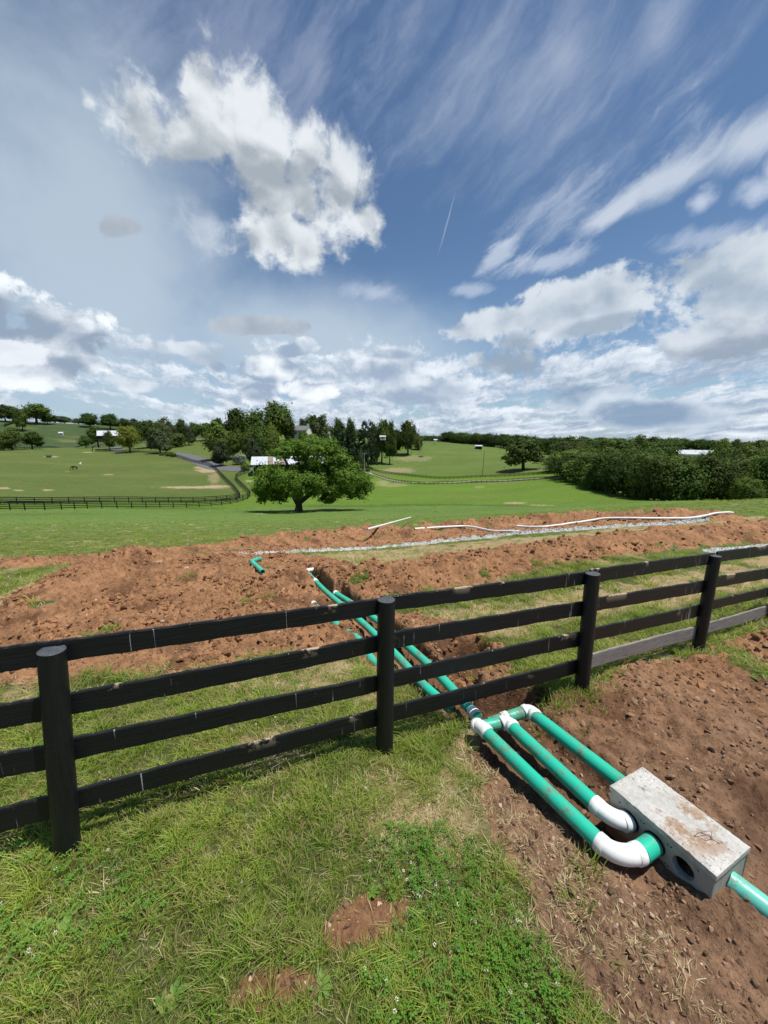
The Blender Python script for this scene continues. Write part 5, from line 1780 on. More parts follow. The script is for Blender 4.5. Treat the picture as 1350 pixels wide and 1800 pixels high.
# ------------------------------------------------------------------ drives and lane
def ribbon(name, pts, width, mat, lift=.10):
    P = smooth_path([Vector((p.x, p.y, 0)) for p in [G(u, v, rmin=50) for u, v in pts]], 14)
    vs, fs = [], []
    N = 5
    for i, p in enumerate(P):
        d = (P[min(i + 1, len(P) - 1)] - P[max(i - 1, 0)]).normalized(); s = Vector((-d.y, d.x, 0))
        w = width[0] + (width[1] - width[0]) * i / (len(P) - 1) if hasattr(width, '__len__') else width
        w *= 1 + .06 * math.sin(i * .7)
        for j in range(N):
            q = p + s * w * (j / (N - 1) - .5)
            vs.append((q.x, q.y, float(height(q.x, q.y)) + lift))
    for i in range(len(P) - 1):
        for j in range(N - 1):
            fs.append((i * N + j, i * N + j + 1, (i + 1) * N + j + 1, (i + 1) * N + j))
    m = MB(); m.add(vs, fs, True)
    return tag(m.build(name, mat), kind='structure')


ribbon('gravel_lane', [(642, 830), (655, 834), (668, 839), (690, 844.5), (720, 848), (780, 848), (856, 845), (930, 842.5), (985, 840)], (3.0, 3.0), M['lane'])
ribbon('asphalt_driveway', [(296, 797.5), (322, 802), (345, 808), (362, 816), (380, 822), (410, 825), (445, 826.5)], (9, 6.5), M['asphalt'])
ribbon('asphalt_driveway_bend', [(213, 785), (205, 786.5), (200, 789), (212, 792.5)], (7, 7), M['asphalt'])


# ------------------------------------------------------------------ buildings
def frame_at(u, v, face_rot, r=None):
    p = at_range(u, r) if r else G(u, v, rmin=50)
    return p, face_rot


def gable(root, L, Wd, eave, ridge, wall, roof, over=.4, name_roof='roof', t=.12):
    """walls and a pitched roof, ridge along x"""
    m = MB()
    hl, hw = L / 2, Wd / 2
    vs = [(-hl, -hw, -1), (hl, -hw, -1), (hl, hw, -1), (-hl, hw, -1), (-hl, -hw, eave), (hl, -hw, eave), (hl, hw, eave), (-hl, hw, eave), (-hl, 0, ridge), (hl, 0, ridge)]
    m.add(vs, [(0, 1, 5, 4), (2, 3, 7, 6), (3, 0, 4, 8, 7), (1, 2, 6, 9, 5)])
    if wall: m.build('wall', wall, root)
    m = MB()
    k = (ridge - eave) / hw
    for s in (-1, 1):
        a = Vector((0, s * (hw + over), eave - k * over + .05)); b = Vector((0, 0, ridge + .06))
        d = (a - b); n = Vector((0, s * -(a.z - b.z), abs(d.y))).normalized()
        n = Vector((0, s * k, 1)).normalized()
        lo = [Vector((x, a.y, a.z)) for x in (-hl - over, hl + over)]; hi = [Vector((x, 0, b.z)) for x in (-hl - over, hl + over)]
        vs = [lo[0], lo[1], hi[1], hi[0]] + [p + n * t for p in (lo[0], lo[1], hi[1], hi[0])]
        m.add(vs, [(0, 1, 2, 3), (4, 5, 6, 7), (0, 1, 5, 4), (2, 3, 7, 6), (0, 3, 7, 4), (1, 2, 6, 5)])
    rf = m.build(name_roof, roof, root)
    return rf


def window(parent, c, w, h, axis='x', out=-1):
    """glass set in a white frame; axis = the wall's direction"""
    f = MB()
    X, Y = (Vector((1, 0, 0)), Vector((0, 1, 0))) if axis == 'x' else (Vector((0, 1, 0)), Vector((1, 0, 0)))
    c = Vector(c); n = Y * out
    for s in (-1, 1):
        f.box(c + X * s * w / 2 + n * .03, (.1, .08, h + .1), (X, Y, Vector((0, 0, 1))))
        f.box(c + Vector((0, 0, s * h / 2)) + n * .035, (w, .08, .1), (X, Y, Vector((0, 0, 1))))
    f.box(c + n * .03, (w, .05, .05), (X, Y, Vector((0, 0, 1))))
    o = f.build('window', M['white_paint'], parent)
    g = MB(); g.box(c + n * .01, (w - .08, .02, h - .08), (X, Y, Vector((0, 0, 1))))
    g.build('pane', M['glass'], o)


def barn():
    a = onplane(441, 826, 132.0); b = onplane(603, 829, 140.0)
    c = (a + b) / 2; L = math.hypot(b.x - a.x, b.y - a.y); rz = math.atan2(b.y - a.y, b.x - a.x)
    g = at_range(525, 137)
    root = empty('horse_barn', (c.x, c.y + 3, g.z - .2), rz)
    Wd, eave, ridge = 10.5, 3.0, 5.35
    zt = onplane(480, 802.5, 137).z - root.location.z
    ridge = max(4.6, min(6.2, zt)); eave = ridge - 2.2
    # roof in sheets
    m = MB(); hl, hw = L / 2, Wd / 2; k = (ridge - eave) / hw; over = .6
    rf = None
    nsh = 18
    for s in (-1, 1):
        for i in range(nsh):
            x0 = -hl - .5 + (L + 1) * i / nsh; x1 = -hl - .5 + (L + 1) * (i + 1) / nsh - .02
            m = MB(); n = Vector((0, s * k, 1)).normalized()
            lo = Vector((0, s * (hw + over), eave - k * over)); hi = Vector((0, 0, ridge))
            q = [Vector((x0, lo.y, lo.z)), Vector((x1, lo.y, lo.z)), Vector((x1, 0, hi.z)), Vector((x0, 0, hi.z))]
            up = n * (.06 + .01 * (i % 2))
            m.add(q + [p + up for p in q], [(0, 1, 2, 3), (4, 5, 6, 7), (0, 1, 5, 4), (2, 3, 7, 6), (0, 3, 7, 4), (1, 2, 6, 5)])
            o = m.build('roof_sheet', M['roof_brown'] if (i in (3, 5, 10) and s < 0) else M['roof_metal'], root)
    m = MB()
    m.add([(-hl, -hw + .02, eave - .2), (-hl, hw - .02, eave - .2), (-hl, 0, ridge - .1)], [(0, 1, 2)]); m.add([(hl, -hw + .02, eave - .2), (hl, hw - .02, eave - .2), (hl, 0, ridge - .1)], [(0, 1, 2)])
    m.box((0, hw - 1.5, eave / 2 - .1), (L, .12, eave + .2))
    for i in range(9):                                                # stall divisions
        m.box((-hl + L * i / 8, 1.5, eave / 2 - .1), (.12, hw * 1.2, eave))
    m.build('wall', M['dark_wood'], root)
    for i in range(9):
        m = MB(); m.box((-hl + .2 + (L - .4) * i / 8, -hw + .1, eave / 2 - .3), (.22, .22, eave + .5)); m.build('post', M['dark_wood'] if i else M['white_paint'], root)
    tag(root, 'long low barn with pale sheet-metal roof half hidden behind the great tree', 'barn')


barn()


def house():
    g = at_range(530, 236)
    top = onplane(528, 742.5, g.y)
    root = empty('white_house', (g.x, g.y, g.z), math.radians(-14))
    R_ = top.z - g.z; R_ = max(7.5, min(R_, 11))
    rf = gable(root, 10.5, 7.5, R_ - 2.4, R_, M['white_paint'], M['roof_shingle'])
    for x in (-4.4, 4.4):
        m = MB(); m.box((x, 0, R_ + .3), (.8, 1.0, 1.6)); m.box((x, 0, R_ + 1.15), (1.0, 1.2, .16)); m.build('chimney', M['brick'] if x < 0 else M['white_paint'], rf)
    for x in (-3.6, -1.2, 1.2, 3.6):
        for z in (1.6, R_ - 3.9):
            if abs(x) < 2 and z < 2: continue
            window(root, (x, -3.75, z), 1.0, 1.6)
    m = MB(); m.box((0, -3.8, 1.2), (1.2, .08, 2.3)); dr = m.build('door', M['dark_wood'], root)
    m = MB(); m.box((0, -5.0, 3.0), (4.2, 2.6, .2)); pr = m.build('porch_roof', M['roof_shingle'], root)
    for x in (-1.9, 1.9):
        m = MB(); m.tube([(x, -6.1, -.6), (x, -6.1, 2.9)], .15, 8); m.build('column', M['white_paint'], root)
    m = MB(); m.add([(-9.5, -3, -1), (-5.25, -3, -1), (-5.25, 3, -1), (-9.5, 3, -1), (-9.5, -3, 3), (-5.25, -3, 3), (-5.25, 3, 3), (-9.5, 3, 3), (-9.5, 0, 4.6), (-5.25, 0, 4.6)],
                    [(0, 1, 5, 4), (2, 3, 7, 6), (3, 0, 4, 8, 7)])
    m.build('wing_wall', M['white_paint'], root)
    m = MB()
    for s in (-1, 1):
        q = [Vector((-9.8, s * 3.3, 2.9)), Vector((-5.25, s * 3.3, 2.9)), Vector((-5.25, 0, 4.7)), Vector((-9.8, 0, 4.7))]
        m.add(q + [p + Vector((0, 0, .12)) for p in q], [(0, 1, 2, 3), (4, 5, 6, 7), (0, 1, 5, 4), (2, 3, 7, 6), (0, 3, 7, 4)])
    m.build('wing_roof', M['roof_shingle'], root)
    for x in (-8.4, -6.6): window(root, (x, -3.0, 1.4), .9, 1.4)
    tag(root, 'white two-storey farmhouse with grey roof among the trees on the hill', 'house')


house()


def shed(name, u, r, w, d, eave, ridge, rz, label, wall='white_paint', roof='roof_metal', cat='shed', v=None, lift=0.0, door=True):
    g = at_range(u, r) if v is None else G(u, v, rmin=50)
    root = empty(name, (g.x, g.y, g.z + lift), math.radians(rz))
    gable(root, w, d, eave, ridge, M[wall], M[roof])
    if door:
        m = MB(); m.box((0, -d / 2 - .05, min(1.2, eave * .45)), (w * .35, .1, min(2.4, eave * .85))); m.build('door', M['dark_wood'], root)
    tag(root, label, cat)
    return root


def lift_for(u, vtop, r, ridge):
    g = at_range(u, r); d = ray(u, vtop)
    return CZ + d[2] / math.hypot(d[0], d[1]) * r - g.z - ridge


shed('tractor_shed', 197, 315, 13, 9, 3.0, 6.0, 32, 'shed with broad white metal roof behind the yellow-green tree', wall='dark_wood', lift=lift_for(197, 757.5, 315, 6.0))
shed('farm_building', 1222, 300, 18, 9, 4.4, 6.6, -36, 'long building with white roof showing above the right-hand wood', lift=lift_for(1222, 791.5, 300, 6.6))
shed('run_in_shed', 841, 0, 5.5, 3.6, 2.6, 3.3, -10, 'small white-roofed run-in shed on the upper slope of the centre hill', wall='dark_wood', v=789.5)
shed('garage', 576, 250, 3.2, 3, 2.0, 3.0, -10, 'small white outbuilding between the house and the evergreens', lift=max(0, lift_for(576, 759, 250, 3.0)))
shed('feed_shed', 673, 255, 3.4, 3, 1.2, 1.8, -5, 'tiny white shed at the foot of the trees right of the evergreens', lift=max(0, lift_for(673, 766, 255, 1.8)))
shed('hill_shed', 108, 480, 3.6, 3, 1.6, 2.6, 20, 'tiny white-fronted shed alone on the left hillside', v=764)
shed('crest_shed', 765, 372, 2.8, 2.5, 1.0, 1.6, 0, 'tiny white shed on the crest right of the lone skyline tree', lift=max(0, min(3, lift_for(765, 771, 372, 1.6))), door=False)


def pole(u, vb, vt, r, mat, label, lean=0.0, arm=True):
    g = G(u, vb, rmin=50) if r is None else at_range(u, r)
    top = onplane(u + lean, vt, g.y)
    root = empty('utility_pole', g)
    m = MB(); t = top - g; m.tube([(0, 0, -.5), t * .5, t], [.17, .15, .11], 8); m.build('pole', M[mat], root)
    if arm:
        m = MB(); m.box(t * .97 + Vector((0, -.18, 0)), (1.6, .12, .14)); m.build('crossarm', M[mat], root)
        for x in (-.7, .7):
            m = MB(); m.tube([t * .97 + Vector((x, -.18, .06)), t * .97 + Vector((x, -.18, .26))], [.05, .07], 6); m.build('insulator', M['white_paint'], root)
    tag(root, label, 'utility pole')


pole(848, 838, 793, None, 'pole', 'reddish-brown wooden pole beside the lane fences below the run-in shed', lean=3.5, arm=False)
pole(640, 831, 796, 150, 'pole_grey', 'pale grey pole beside the right end of the barn', lean=0.4)
pole(738, 803, 767, None, 'pole_grey', 'thin pole on the open slope of the centre hill', arm=False)


# ------------------------------------------------------------------ animals and a vehicle far off
def horse(u, v, L, mat, label, rz, graze=True):
    g = G(u, v, rmin=60)
    root = empty('horse', g, rz)
    V = []; E = []; R_ = []

    def node(p, r, par):
        V.append(p); R_.append(r)
        if par is not None: E.append((par, len(V) - 1))
        return len(V) - 1
    h = node((-.15, 0, 1.22), .31, None)                        # barrel
    ch = node((.45, 0, 1.20), .33, h); ru = node((-.65, 0, 1.26), .31, h)
    wi = node((.62, 0, 1.38), .22, ch)
    if graze:
        n1 = node((.98, 0, 1.12), .15, wi); n2 = node((1.28, 0, .72), .12, n1); hd = node((1.38, 0, .42), .13, n2); mz = node((1.50, 0, .12), .075, hd)
    else:
        n1 = node((.92, 0, 1.62), .16, wi); n2 = node((1.10, 0, 1.95), .12, n1); hd = node((1.22, 0, 1.98), .12, n2); mz = node((1.50, 0, 1.72), .075, hd)
    for s in (-1, 1):
        a = node((.50, s * .16, .95), .13, ch); b = node((.50, s * .17, .52), .075, a); c = node((.49, s * .17, .10), .05, b); node((.53, s * .17, .03), .065, c)
        a = node((-.72, s * .17, .98), .17, ru); b = node((-.62, s * .17, .68), .095, a); c = node((-.80, s * .17, .48), .065, b); d = node((-.76, s * .17, .10), .05, c); node((-.72, s * .17, .03), .065, d)
    me = bpy.data.meshes.new('horse_body'); me.from_pydata(V, E, [])
    o = bpy.data.objects.new('body', me); COL.objects.link(o); o.parent = root; me.materials.append(M[mat])
    sk = o.modifiers.new('skin', 'SKIN'); sk.use_smooth_shade = True
    for i, r in enumerate(R_): me.skin_vertices[0].data[i].radius = (r, r)
    me.skin_vertices[0].data[0].use_root = True
    sb = o.modifiers.new('sub', 'SUBSURF'); sb.levels = 1; sb.render_levels = 1
    m = MB(); m.tube([(-.93, 0, 1.36), (-1.05, 0, 1.15), (-1.08, 0, .7), (-1.04, 0, .45)], [.05, .09, .10, .03], 8); m.build('tail', M['horse_black' if mat != 'horse_white' else 'horse_white'], root)
    for s in (-1, 1):
        e = Vector(V[hd]); m = MB(); m.tube([e + Vector((-.06, s * .07, .06)), e + Vector((-.10, s * .09, .2))], [.04, .01], 5); m.build('ear', M[mat], root)
    root.scale = (L, L, L)
    tag(root, label, 'horse')


horse(131, 826, 1.0, 'horse_black', 'black horse grazing in the left paddock below the white one', math.pi + .2)
horse(142, 819, 1.0, 'horse_white', 'white horse in the left paddock just above the black one', math.pi - 1.1)
horse(738, 805, 1.0, 'horse_black', 'dark horse on the centre hill slope at the foot of the thin pole', .2)
horse(742, 804.5, .95, 'horse_black', 'second dark horse just right of the thin pole on the hill', math.pi + .4)


def car():
    g = G(643, 830, rmin=60)
    root = empty('parked_car', g, .5)
    m = MB()
    prof = [(-2.3, .45), (-2.3, .95), (-2.1, 1.05), (-1.2, 1.10), (-.7, 1.68), (1.2, 1.72), (1.9, 1.1), (2.3, .95), (2.3, .45)]
    n = len(prof); w = .92
    vs = [(x, -w * (1 if z < 1.2 else .82), z) for x, z in prof] + [(x, w * (1 if z < 1.2 else .82), z) for x, z in prof]
    m.add(vs, [tuple(range(n)), tuple(range(2 * n - 1, n - 1, -1))] + [(i, (i + 1) % n, n + (i + 1) % n, n + i) for i in range(n)])
    m.build('body', M['car_dark'], root)
    for s in (-1, 1):
        m = MB(); y = s * .86
        m.add([(-1.0, y, 1.15), (1.6, y, 1.15), (1.1, s * .775, 1.62), (-.68, s * .775, 1.60)], [(0, 1, 2, 3)]); m.build('window', M['glass'], root)
        for x in (-1.45, 1.45):
            m = MB(); m.tube([(x, s * .70, .35), (x, s * .95, .35)], .35, 18); wh = m.build('wheel', M['rubber'], root)
            m = MB(); m.tube([(x, s * .95, .35), (x, s * .965, .35)], .19, 12); m.build('rim', M['steel'], wh)
    tag(root, 'dark parked vehicle at the head of the gravel lane beside the barn', 'car')


car()

# feeder with bare ground round it
g0 = G(86, 804, rmin=60)
fr = empty('hay_feeder', g0)
m = MB()
for k in range(16):
    a = 2 * math.pi * k / 16; m.tube([(math.cos(a) * 1.1, math.sin(a) * 1.1, 0), (math.cos(a) * 1.15, math.sin(a) * 1.15, 1.1)], .03, 5)
m.build('bars', M['dark_wood'], fr)
for z in (.05, .6, 1.1):
    m = MB(); m.tube([(math.cos(2 * math.pi * k / 24) * 1.13, math.sin(2 * math.pi * k / 24) * 1.13, z) for k in range(25)], .04, 6, caps=False); m.build('ring', M['dark_wood'], fr)
m = MB(); m.tube([(0, 0, 0), (0, 0, .5), (0, 0, .75)], [.95, .9, .4], 14); m.build('hay', M['dark_wood'], fr)
tag(fr, 'dark round hay feeder on a bare patch in the left paddock', 'feeder')


# ------------------------------------------------------------------ grass, clods, gravel: instanced stuff
def scatter(name, pts, rot, scl, idx, sources, label=None, cat=None):
    n = len(pts)
    me = bpy.data.meshes.new(name)
    me.vertices.add(n); me.vertices.foreach_set('co', np.ascontiguousarray(pts, np.float32).ravel())
    a = me.attributes.new('rot', 'FLOAT_VECTOR', 'POINT'); a.data.foreach_set('vector', np.ascontiguousarray(rot, np.float32).ravel())
    a = me.attributes.new('scl', 'FLOAT', 'POINT'); a.data.foreach_set('value', np.ascontiguousarray(scl, np.float32))
    a = me.attributes.new('pick', 'INT', 'POINT'); a.data.foreach_set('value', np.ascontiguousarray(idx, np.int32))
    o = link(name, me)
    ng = bpy.data.node_groups.new(name + '_nodes', 'GeometryNodeTree')
    ng.interface.new_socket('Geometry', in_out='INPUT', socket_type='NodeSocketGeometry')
    ng.interface.new_socket('Geometry', in_out='OUTPUT', socket_type='NodeSocketGeometry')
    N_, Lk = ng.nodes, ng.links
    gi, go = N_.new('NodeGroupInput'), N_.new('NodeGroupOutput')
    ip = N_.new('GeometryNodeInstanceOnPoints'); Lk.new(gi.outputs[0], ip.inputs['Points'])
    jn = N_.new('GeometryNodeJoinGeometry')
    for s in sources:
        oi = N_.new('GeometryNodeObjectInfo'); oi.inputs['Object'].default_value = s; oi.inputs['As Instance'].default_value = True
        Lk.new(oi.outputs['Geometry'], jn.inputs[0])
    Lk.new(jn.outputs[0], ip.inputs['Instance'])
    ip.inputs['Pick Instance'].default_value = True

    def attr(nm, typ):
        q = N_.new('GeometryNodeInputNamedAttribute'); q.data_type = typ; q.inputs['Name'].default_value = nm
        return q.outputs['Attribute']
    Lk.new(attr('pick', 'INT'), ip.inputs['Instance Index'])
    er = N_.new('FunctionNodeEulerToRotation'); Lk.new(attr('rot', 'FLOAT_VECTOR'), er.inputs[0]); Lk.new(er.outputs[0], ip.inputs['Rotation'])
    Lk.new(attr('scl', 'FLOAT'), ip.inputs['Scale'])
    Lk.new(ip.outputs[0], go.inputs[0])
    md = o.modifiers.new('scatter', 'NODES'); md.node_group = ng
    tag(o, label, cat, kind='stuff')
    return o


def src(name, me, mat):
    me.materials.append(M[mat])
    return bpy.data.objects.new(name, me)                  # not linked: only its instances appear


def blades(seed, n, rad, hmin, hmax, wid, lean=.5, segs=3, flat=0.0):
    g = random.Random(seed); vs, q, t = [], [], []
    for _ in range(n):
        a = g.uniform(0, 6.28); r = rad * math.sqrt(g.random()); bx, by = math.cos(a) * r, math.sin(a) * r
        h = g.uniform(hmin, hmax); d = g.uniform(0, 6.28) if r < rad * .3 else a + g.uniform(-.9, .9)
        ln = h * lean * g.uniform(.3, 1.4); f = g.uniform(0, 6.28); w = wid * g.uniform(.7, 1.3)
        wx, wy = math.cos(f) * w / 2, math.sin(f) * w / 2
        o = len(vs)
        for s in range(segs):
            k = s / segs; zz = h * (k - .35 * k * k * lean * 1.3) * (1 - flat) ; off = ln * k * k + flat * h * k
            ww = 1 - .25 * k
            vs += [(bx + math.cos(d) * off - wx * ww, by + math.sin(d) * off - wy * ww, zz - .004), (bx + math.cos(d) * off + wx * ww, by + math.sin(d) * off + wy * ww, zz - .004)]
        off = ln + flat * h
        vs.append((bx + math.cos(d) * off, by + math.sin(d) * off, h * (1 - .35 * lean * 1.3) * (1 - flat)))
        for s in range(segs - 1):
            q.append((o + 2 * s, o + 2 * s + 1, o + 2 * s + 3, o + 2 * s + 2))
        t.append((o + 2 * segs - 2, o + 2 * segs - 1, o + 2 * segs))
    return mesh_np('tuft', np.array(vs), np.array(q), np.array(t), True)


def clover(seed, n, rad, h0, h1, leaf):
    g = random.Random(seed); m = MB()
    for _ in range(n):
        a = g.uniform(0, 6.28); r = rad * math.sqrt(g.random()); x, y = math.cos(a) * r, math.sin(a) * r; h = g.uniform(h0, h1)
        s = leaf * g.uniform(.7, 1.25); f = g.uniform(0, 6.28); tx, ty = g.uniform(-.35, .35), g.uniform(-.35, .35)
        for k in range(3):
            th = f + k * 2.094
            pts = [(0, 0)] + [(math.cos(th + o) * s * rr, math.sin(th + o) * s * rr) for o, rr in ((-.55, .7), (-.38, 1.0), (0, .95), (.38, 1.0), (.55, .7))]
            m.add([(x + px, y + py, h + px * tx + py * ty + (.002 if i in (0, 3) else .005)) for i, (px, py) in enumerate(pts)], [(0, 1, 2, 3), (0, 3, 4, 5)])
        m.add([(x - .0012, y, -.004), (x + .0012, y, -.004), (x, y, h)], [(0, 1, 2)])
    return m.mesh('clover')


def rosette(seed, n, L, w):
    g = random.Random(seed); m = MB()
    for k in range(n):
        a = 6.283 * k / n + g.uniform(-.3, .3); l = L * g.uniform(.7, 1.2); c, s = math.cos(a), math.sin(a); ww = w * g.uniform(.8, 1.2); rise = g.uniform(.2, .7)
        row = []
        for t, wd in ((0, .1), (.3, .65), (.6, 1.0), (.85, .7), (1, .05)):
            z = l * (rise * t - .55 * rise * t * t) + .006
            for sd in (-1, 0, 1):
                row.append((c * l * t - s * sd * ww * wd / 2, s * l * t + c * sd * ww * wd / 2, z + (.10 * ww if sd else 0)))
        f = []
        for i in range(4):
            for j in range(2):
                f.append((i * 3 + j, i * 3 + j + 1, i * 3 + j + 4, i * 3 + j + 3))
        m.add(row, f, True)
    return m.mesh('weed')


def lump(seed, rough=.35, sub=1):
    import bmesh
    b = bmesh.new(); bmesh.ops.create_icosphere(b, subdivisions=sub + 1, radius=1.0)
    g = random.Random(seed); dirs = [(Vector((g.gauss(0, 1), g.gauss(0, 1), g.gauss(0, 1))).normalized(), g.uniform(.50, .80)) for _ in range(11)]
    sx, sy, sz = g.uniform(.7, 1.2), g.uniform(.7, 1.2), g.uniform(.5, .8)
    for v in b.verts:
        n = v.co.normalized(); k = 1.0
        for d, c_ in dirs:
            q = n.dot(d)
            if q > .3: k = min(k, c_ / q)
        k *= 1.25 * (1 + g.uniform(-.10, .10))
        v.co = Vector((n.x * k * sx, n.y * k * sy, n.z * k * sz))
    me = bpy.data.meshes.new('lump'); b.to_mesh(me); b.free()
    return me


def flower_head():
    m = MB()
    for i in range(16):
        a = i * 2.4; z = (i / 15) * 2 - 1; r = math.sqrt(max(0, 1 - z * z))
        c = Vector((math.cos(a) * r, math.sin(a) * r, z)) * .008 + Vector((0, 0, .088))
        d = (c - Vector((0, 0, .086))).normalized()
        s = d.cross(Vector((.3, .2, 1))).normalized()
        m.add([c - s * .0035, c + s * .0035, c + d * .006 + s * .002, c + d * .006 - s * .002], [(0, 1, 2, 3)])
    m.tube([(0, 0, .0), (.002, 0, .085)], .0012, 4)
    return m.mesh('flower')


TUFTS = [src('tuft_source', blades(s, 18, .055, .028, .075, .0044, .65), 'blade') for s in (1, 2, 3)]
TUFTS += [src('tuft_source', blades(s, 18, .05, .06, .13, .0048, .9), 'blade') for s in (4, 5)]
DRYT = [src('dry_tuft_source', blades(s, 14, .06, .03, .07, .0038, 1.0, flat=.45), 'blade_dry') for s in (7, 8, 9)]
CLOV = [src('clover_source', clover(s, 12, .06, .025, .06, .011), 'clover') for s in (1, 2)]
WEED = [src('weed_source', rosette(s, 7, .045, .019), 'weed') for s in (1, 2)]
FLOW = [src('flower_source', flower_head(), 'flower')]
CLOD = [src('clod_source', lump(s), 'clod') for s in (1, 2, 3, 4)]
CLODD = [src('clod_source', lump(s + 10), 'clod_dark') for s in (1, 2, 3, 4)]
STON = [src('stone_source', lump(s + 20, .5), 'stone') for s in (1, 2, 3)]
GRAV = [src('gravel_source', lump(s + 30, .6, 0), 'gravel') for s in (1, 2, 3, 4)]

rng = np.random.default_rng(7)


def ring_points(r0, r1, dens, half=57):
    a = math.radians(half); area = a * (r1 * r1 - r0 * r0)
    n = int(area * dens)
    r = np.sqrt(rng.uniform(r0 * r0, r1 * r1, n)); az = rng.uniform(-a, a, n)
    return r * np.sin(az), r * np.cos(az)


def gather(rings, keep, scale_fn):
    X, Y, S = [], [], []
    for r0, r1, dens, sc in rings:
        x, y = ring_points(r0, r1, dens)
        k = keep(x, y)
        m = rng.uniform(size=len(x)) < k
        x, y = x[m], y[m]
        X.append(x); Y.append(y); S.append(np.full(len(x), sc))
    x, y, s = np.concatenate(X), np.concatenate(Y), np.concatenate(S)
    z = height(x, y)
    return x, y, z, s * scale_fn(len(x))


def pipes_clear(x, y):
    """no growth inside pipes, posts or the box"""
    c = np.ones(x.shape)
    for P_ in (PA[:6], PB, PC[:3]):
        c *= pl_dist(x, y, P_) > .12
    for u_, v_ in ((461, 1006), (441, 988), (456, 982)):
        q = G(u_, v_, .1); c *= np.hypot(x - q.x, y - q.y) > .25
    bx, by = x - 1.8495, y - 2.035
    a, b = bx * .424 - by * .9056, bx * .9056 + by * .424
    c *= ~((np.abs(a) < .34) & (np.abs(b) < .21))
    e0, e1 = onray(848, 1281, 2.5), onray(1043, 1471, 2.5)
    c *= pl_dist(x, y, [e0, e1]) > .075
    return c


def grass_keep(x, y):
    s = soil_mask(x, y); g = gravel_mask(x, y)
    return np.clip(1 - s * 1.25, 0, 1) * (1 - g) * pipes_clear(x, y)


RG = [(.8, 2.6, 1200, .72), (2.6, 4.6, 720, .86), (4.6, 8, 280, 1.1), (8, 14, 70, 1.5), (14, 26, 28, 1.5), (26, 45, 7, 2.0)]


def keep_green(x, y):
    d = dry_mask(x, y)
    return grass_keep(x, y) * (1 - .80 * d) * (.55 + .45 * sstep(fbm(x * 1.6, y * 1.6, 3, 91), -.4, .15)) * np.where(np.hypot(x, y) < 2.6, .75, 1)


x, y, z, s = gather(RG, keep_green, lambda n: rng.uniform(.75, 1.3, n))
n_ = len(x)
longg = sstep(fbm(x * .8 + 3, y * .8, 3, 95), .05, .4)
rr_ = np.hypot(x, y)
idx = np.where((rng.uniform(size=n_) < .04 + .42 * longg) & (rr_ < 14), rng.integers(3, 5, n_), rng.integers(0, 3, n_))
s = s * np.where(rr_ > 12, .8, 1)
scatter('lawn_grass', np.stack([x, y, z], 1), np.stack([rng.normal(0, .12, n_), .55 * fbm(x * 2.2, y * 2.2, 3, 141) + rng.normal(0, .1, n_), 3 * fbm(x * 1.1, y * 1.1, 3, 142) + rng.normal(0, .5, n_)], 1), s * (.75 + .5 * sstep(fbm(x * 2.4, y * 2.4, 3, 143), -.3, .35)), idx, TUFTS, 'green grass blades growing over the lawn', 'grass')


def keep_dry(x, y):
    d = dry_mask(x, y)
    sm = soil_mask(x, y)
    edge = np.clip(1 - np.abs(sm - .5) * 2, 0, 1)
    return np.clip(d * .9 * (1 - sm) + edge * .40 + .16 * (1 - sm), 0, 1) * (1 - gravel_mask(x, y)) * pipes_clear(x, y)


x, y, z, s = gather([(.8, 2.6, 560, .9), (2.6, 4.6, 380, 1.0), (4.6, 8, 150, 1.25), (8, 14, 40, 1.7), (14, 24, 14, 2.0)], keep_dry, lambda n: rng.uniform(.7, 1.3, n))
n_ = len(x)
scatter('dry_grass', np.stack([x, y, z], 1), np.stack([rng.normal(0, .2, n_), rng.normal(0, .2, n_), rng.uniform(0, 6.28, n_)], 1), s, rng.integers(0, 3, n_), DRYT, 'straw-coloured dead grass lying over the ground', 'dry grass')

x, y = ring_points(45, 230, .42)
k = (height(x, y) > -60) & (rng.uniform(size=len(x)) < .35 + .65 * sstep(fbm(x * .09, y * .25, 3, 171), -.2, .3)); x, y = x[k], y[k]; z = height(x, y); n_ = len(x)
scatter('pasture_tufts', np.stack([x, y, z], 1), np.stack([np.zeros(n_), np.zeros(n_), rng.uniform(0, 6.28, n_)], 1), rng.uniform(1.6, 3.4, n_), rng.integers(0, 5, n_), TUFTS, 'grass tufts over the far pastures', 'grass')

cl_poly = GL([(640, 1480), (760, 1440), (860, 1520), (900, 1600), (960, 1680), (1010, 1780), (1060, 2000), (600, 2000), (640, 1700)])
cl_poly2 = GL([(-80, 1480), (200, 1470), (330, 1560), (260, 1700), (60, 1760), (-80, 1760)])


def keep_clover(x, y):
    a = sstep(poly_sd(x, y, cl_poly) + .12 * fbm(x * 3, y * 3, 3, 99), -.1, .15)
    b = .35 * sstep(poly_sd(x, y, cl_poly2) + .12 * fbm(x * 3, y * 3, 3, 98), -.1, .15)
    c = .18 * sstep(fbm(x * 1.9, y * 1.9, 3, 97), .15, .4)
    return np.maximum(np.maximum(a, b), c) * grass_keep(x, y)


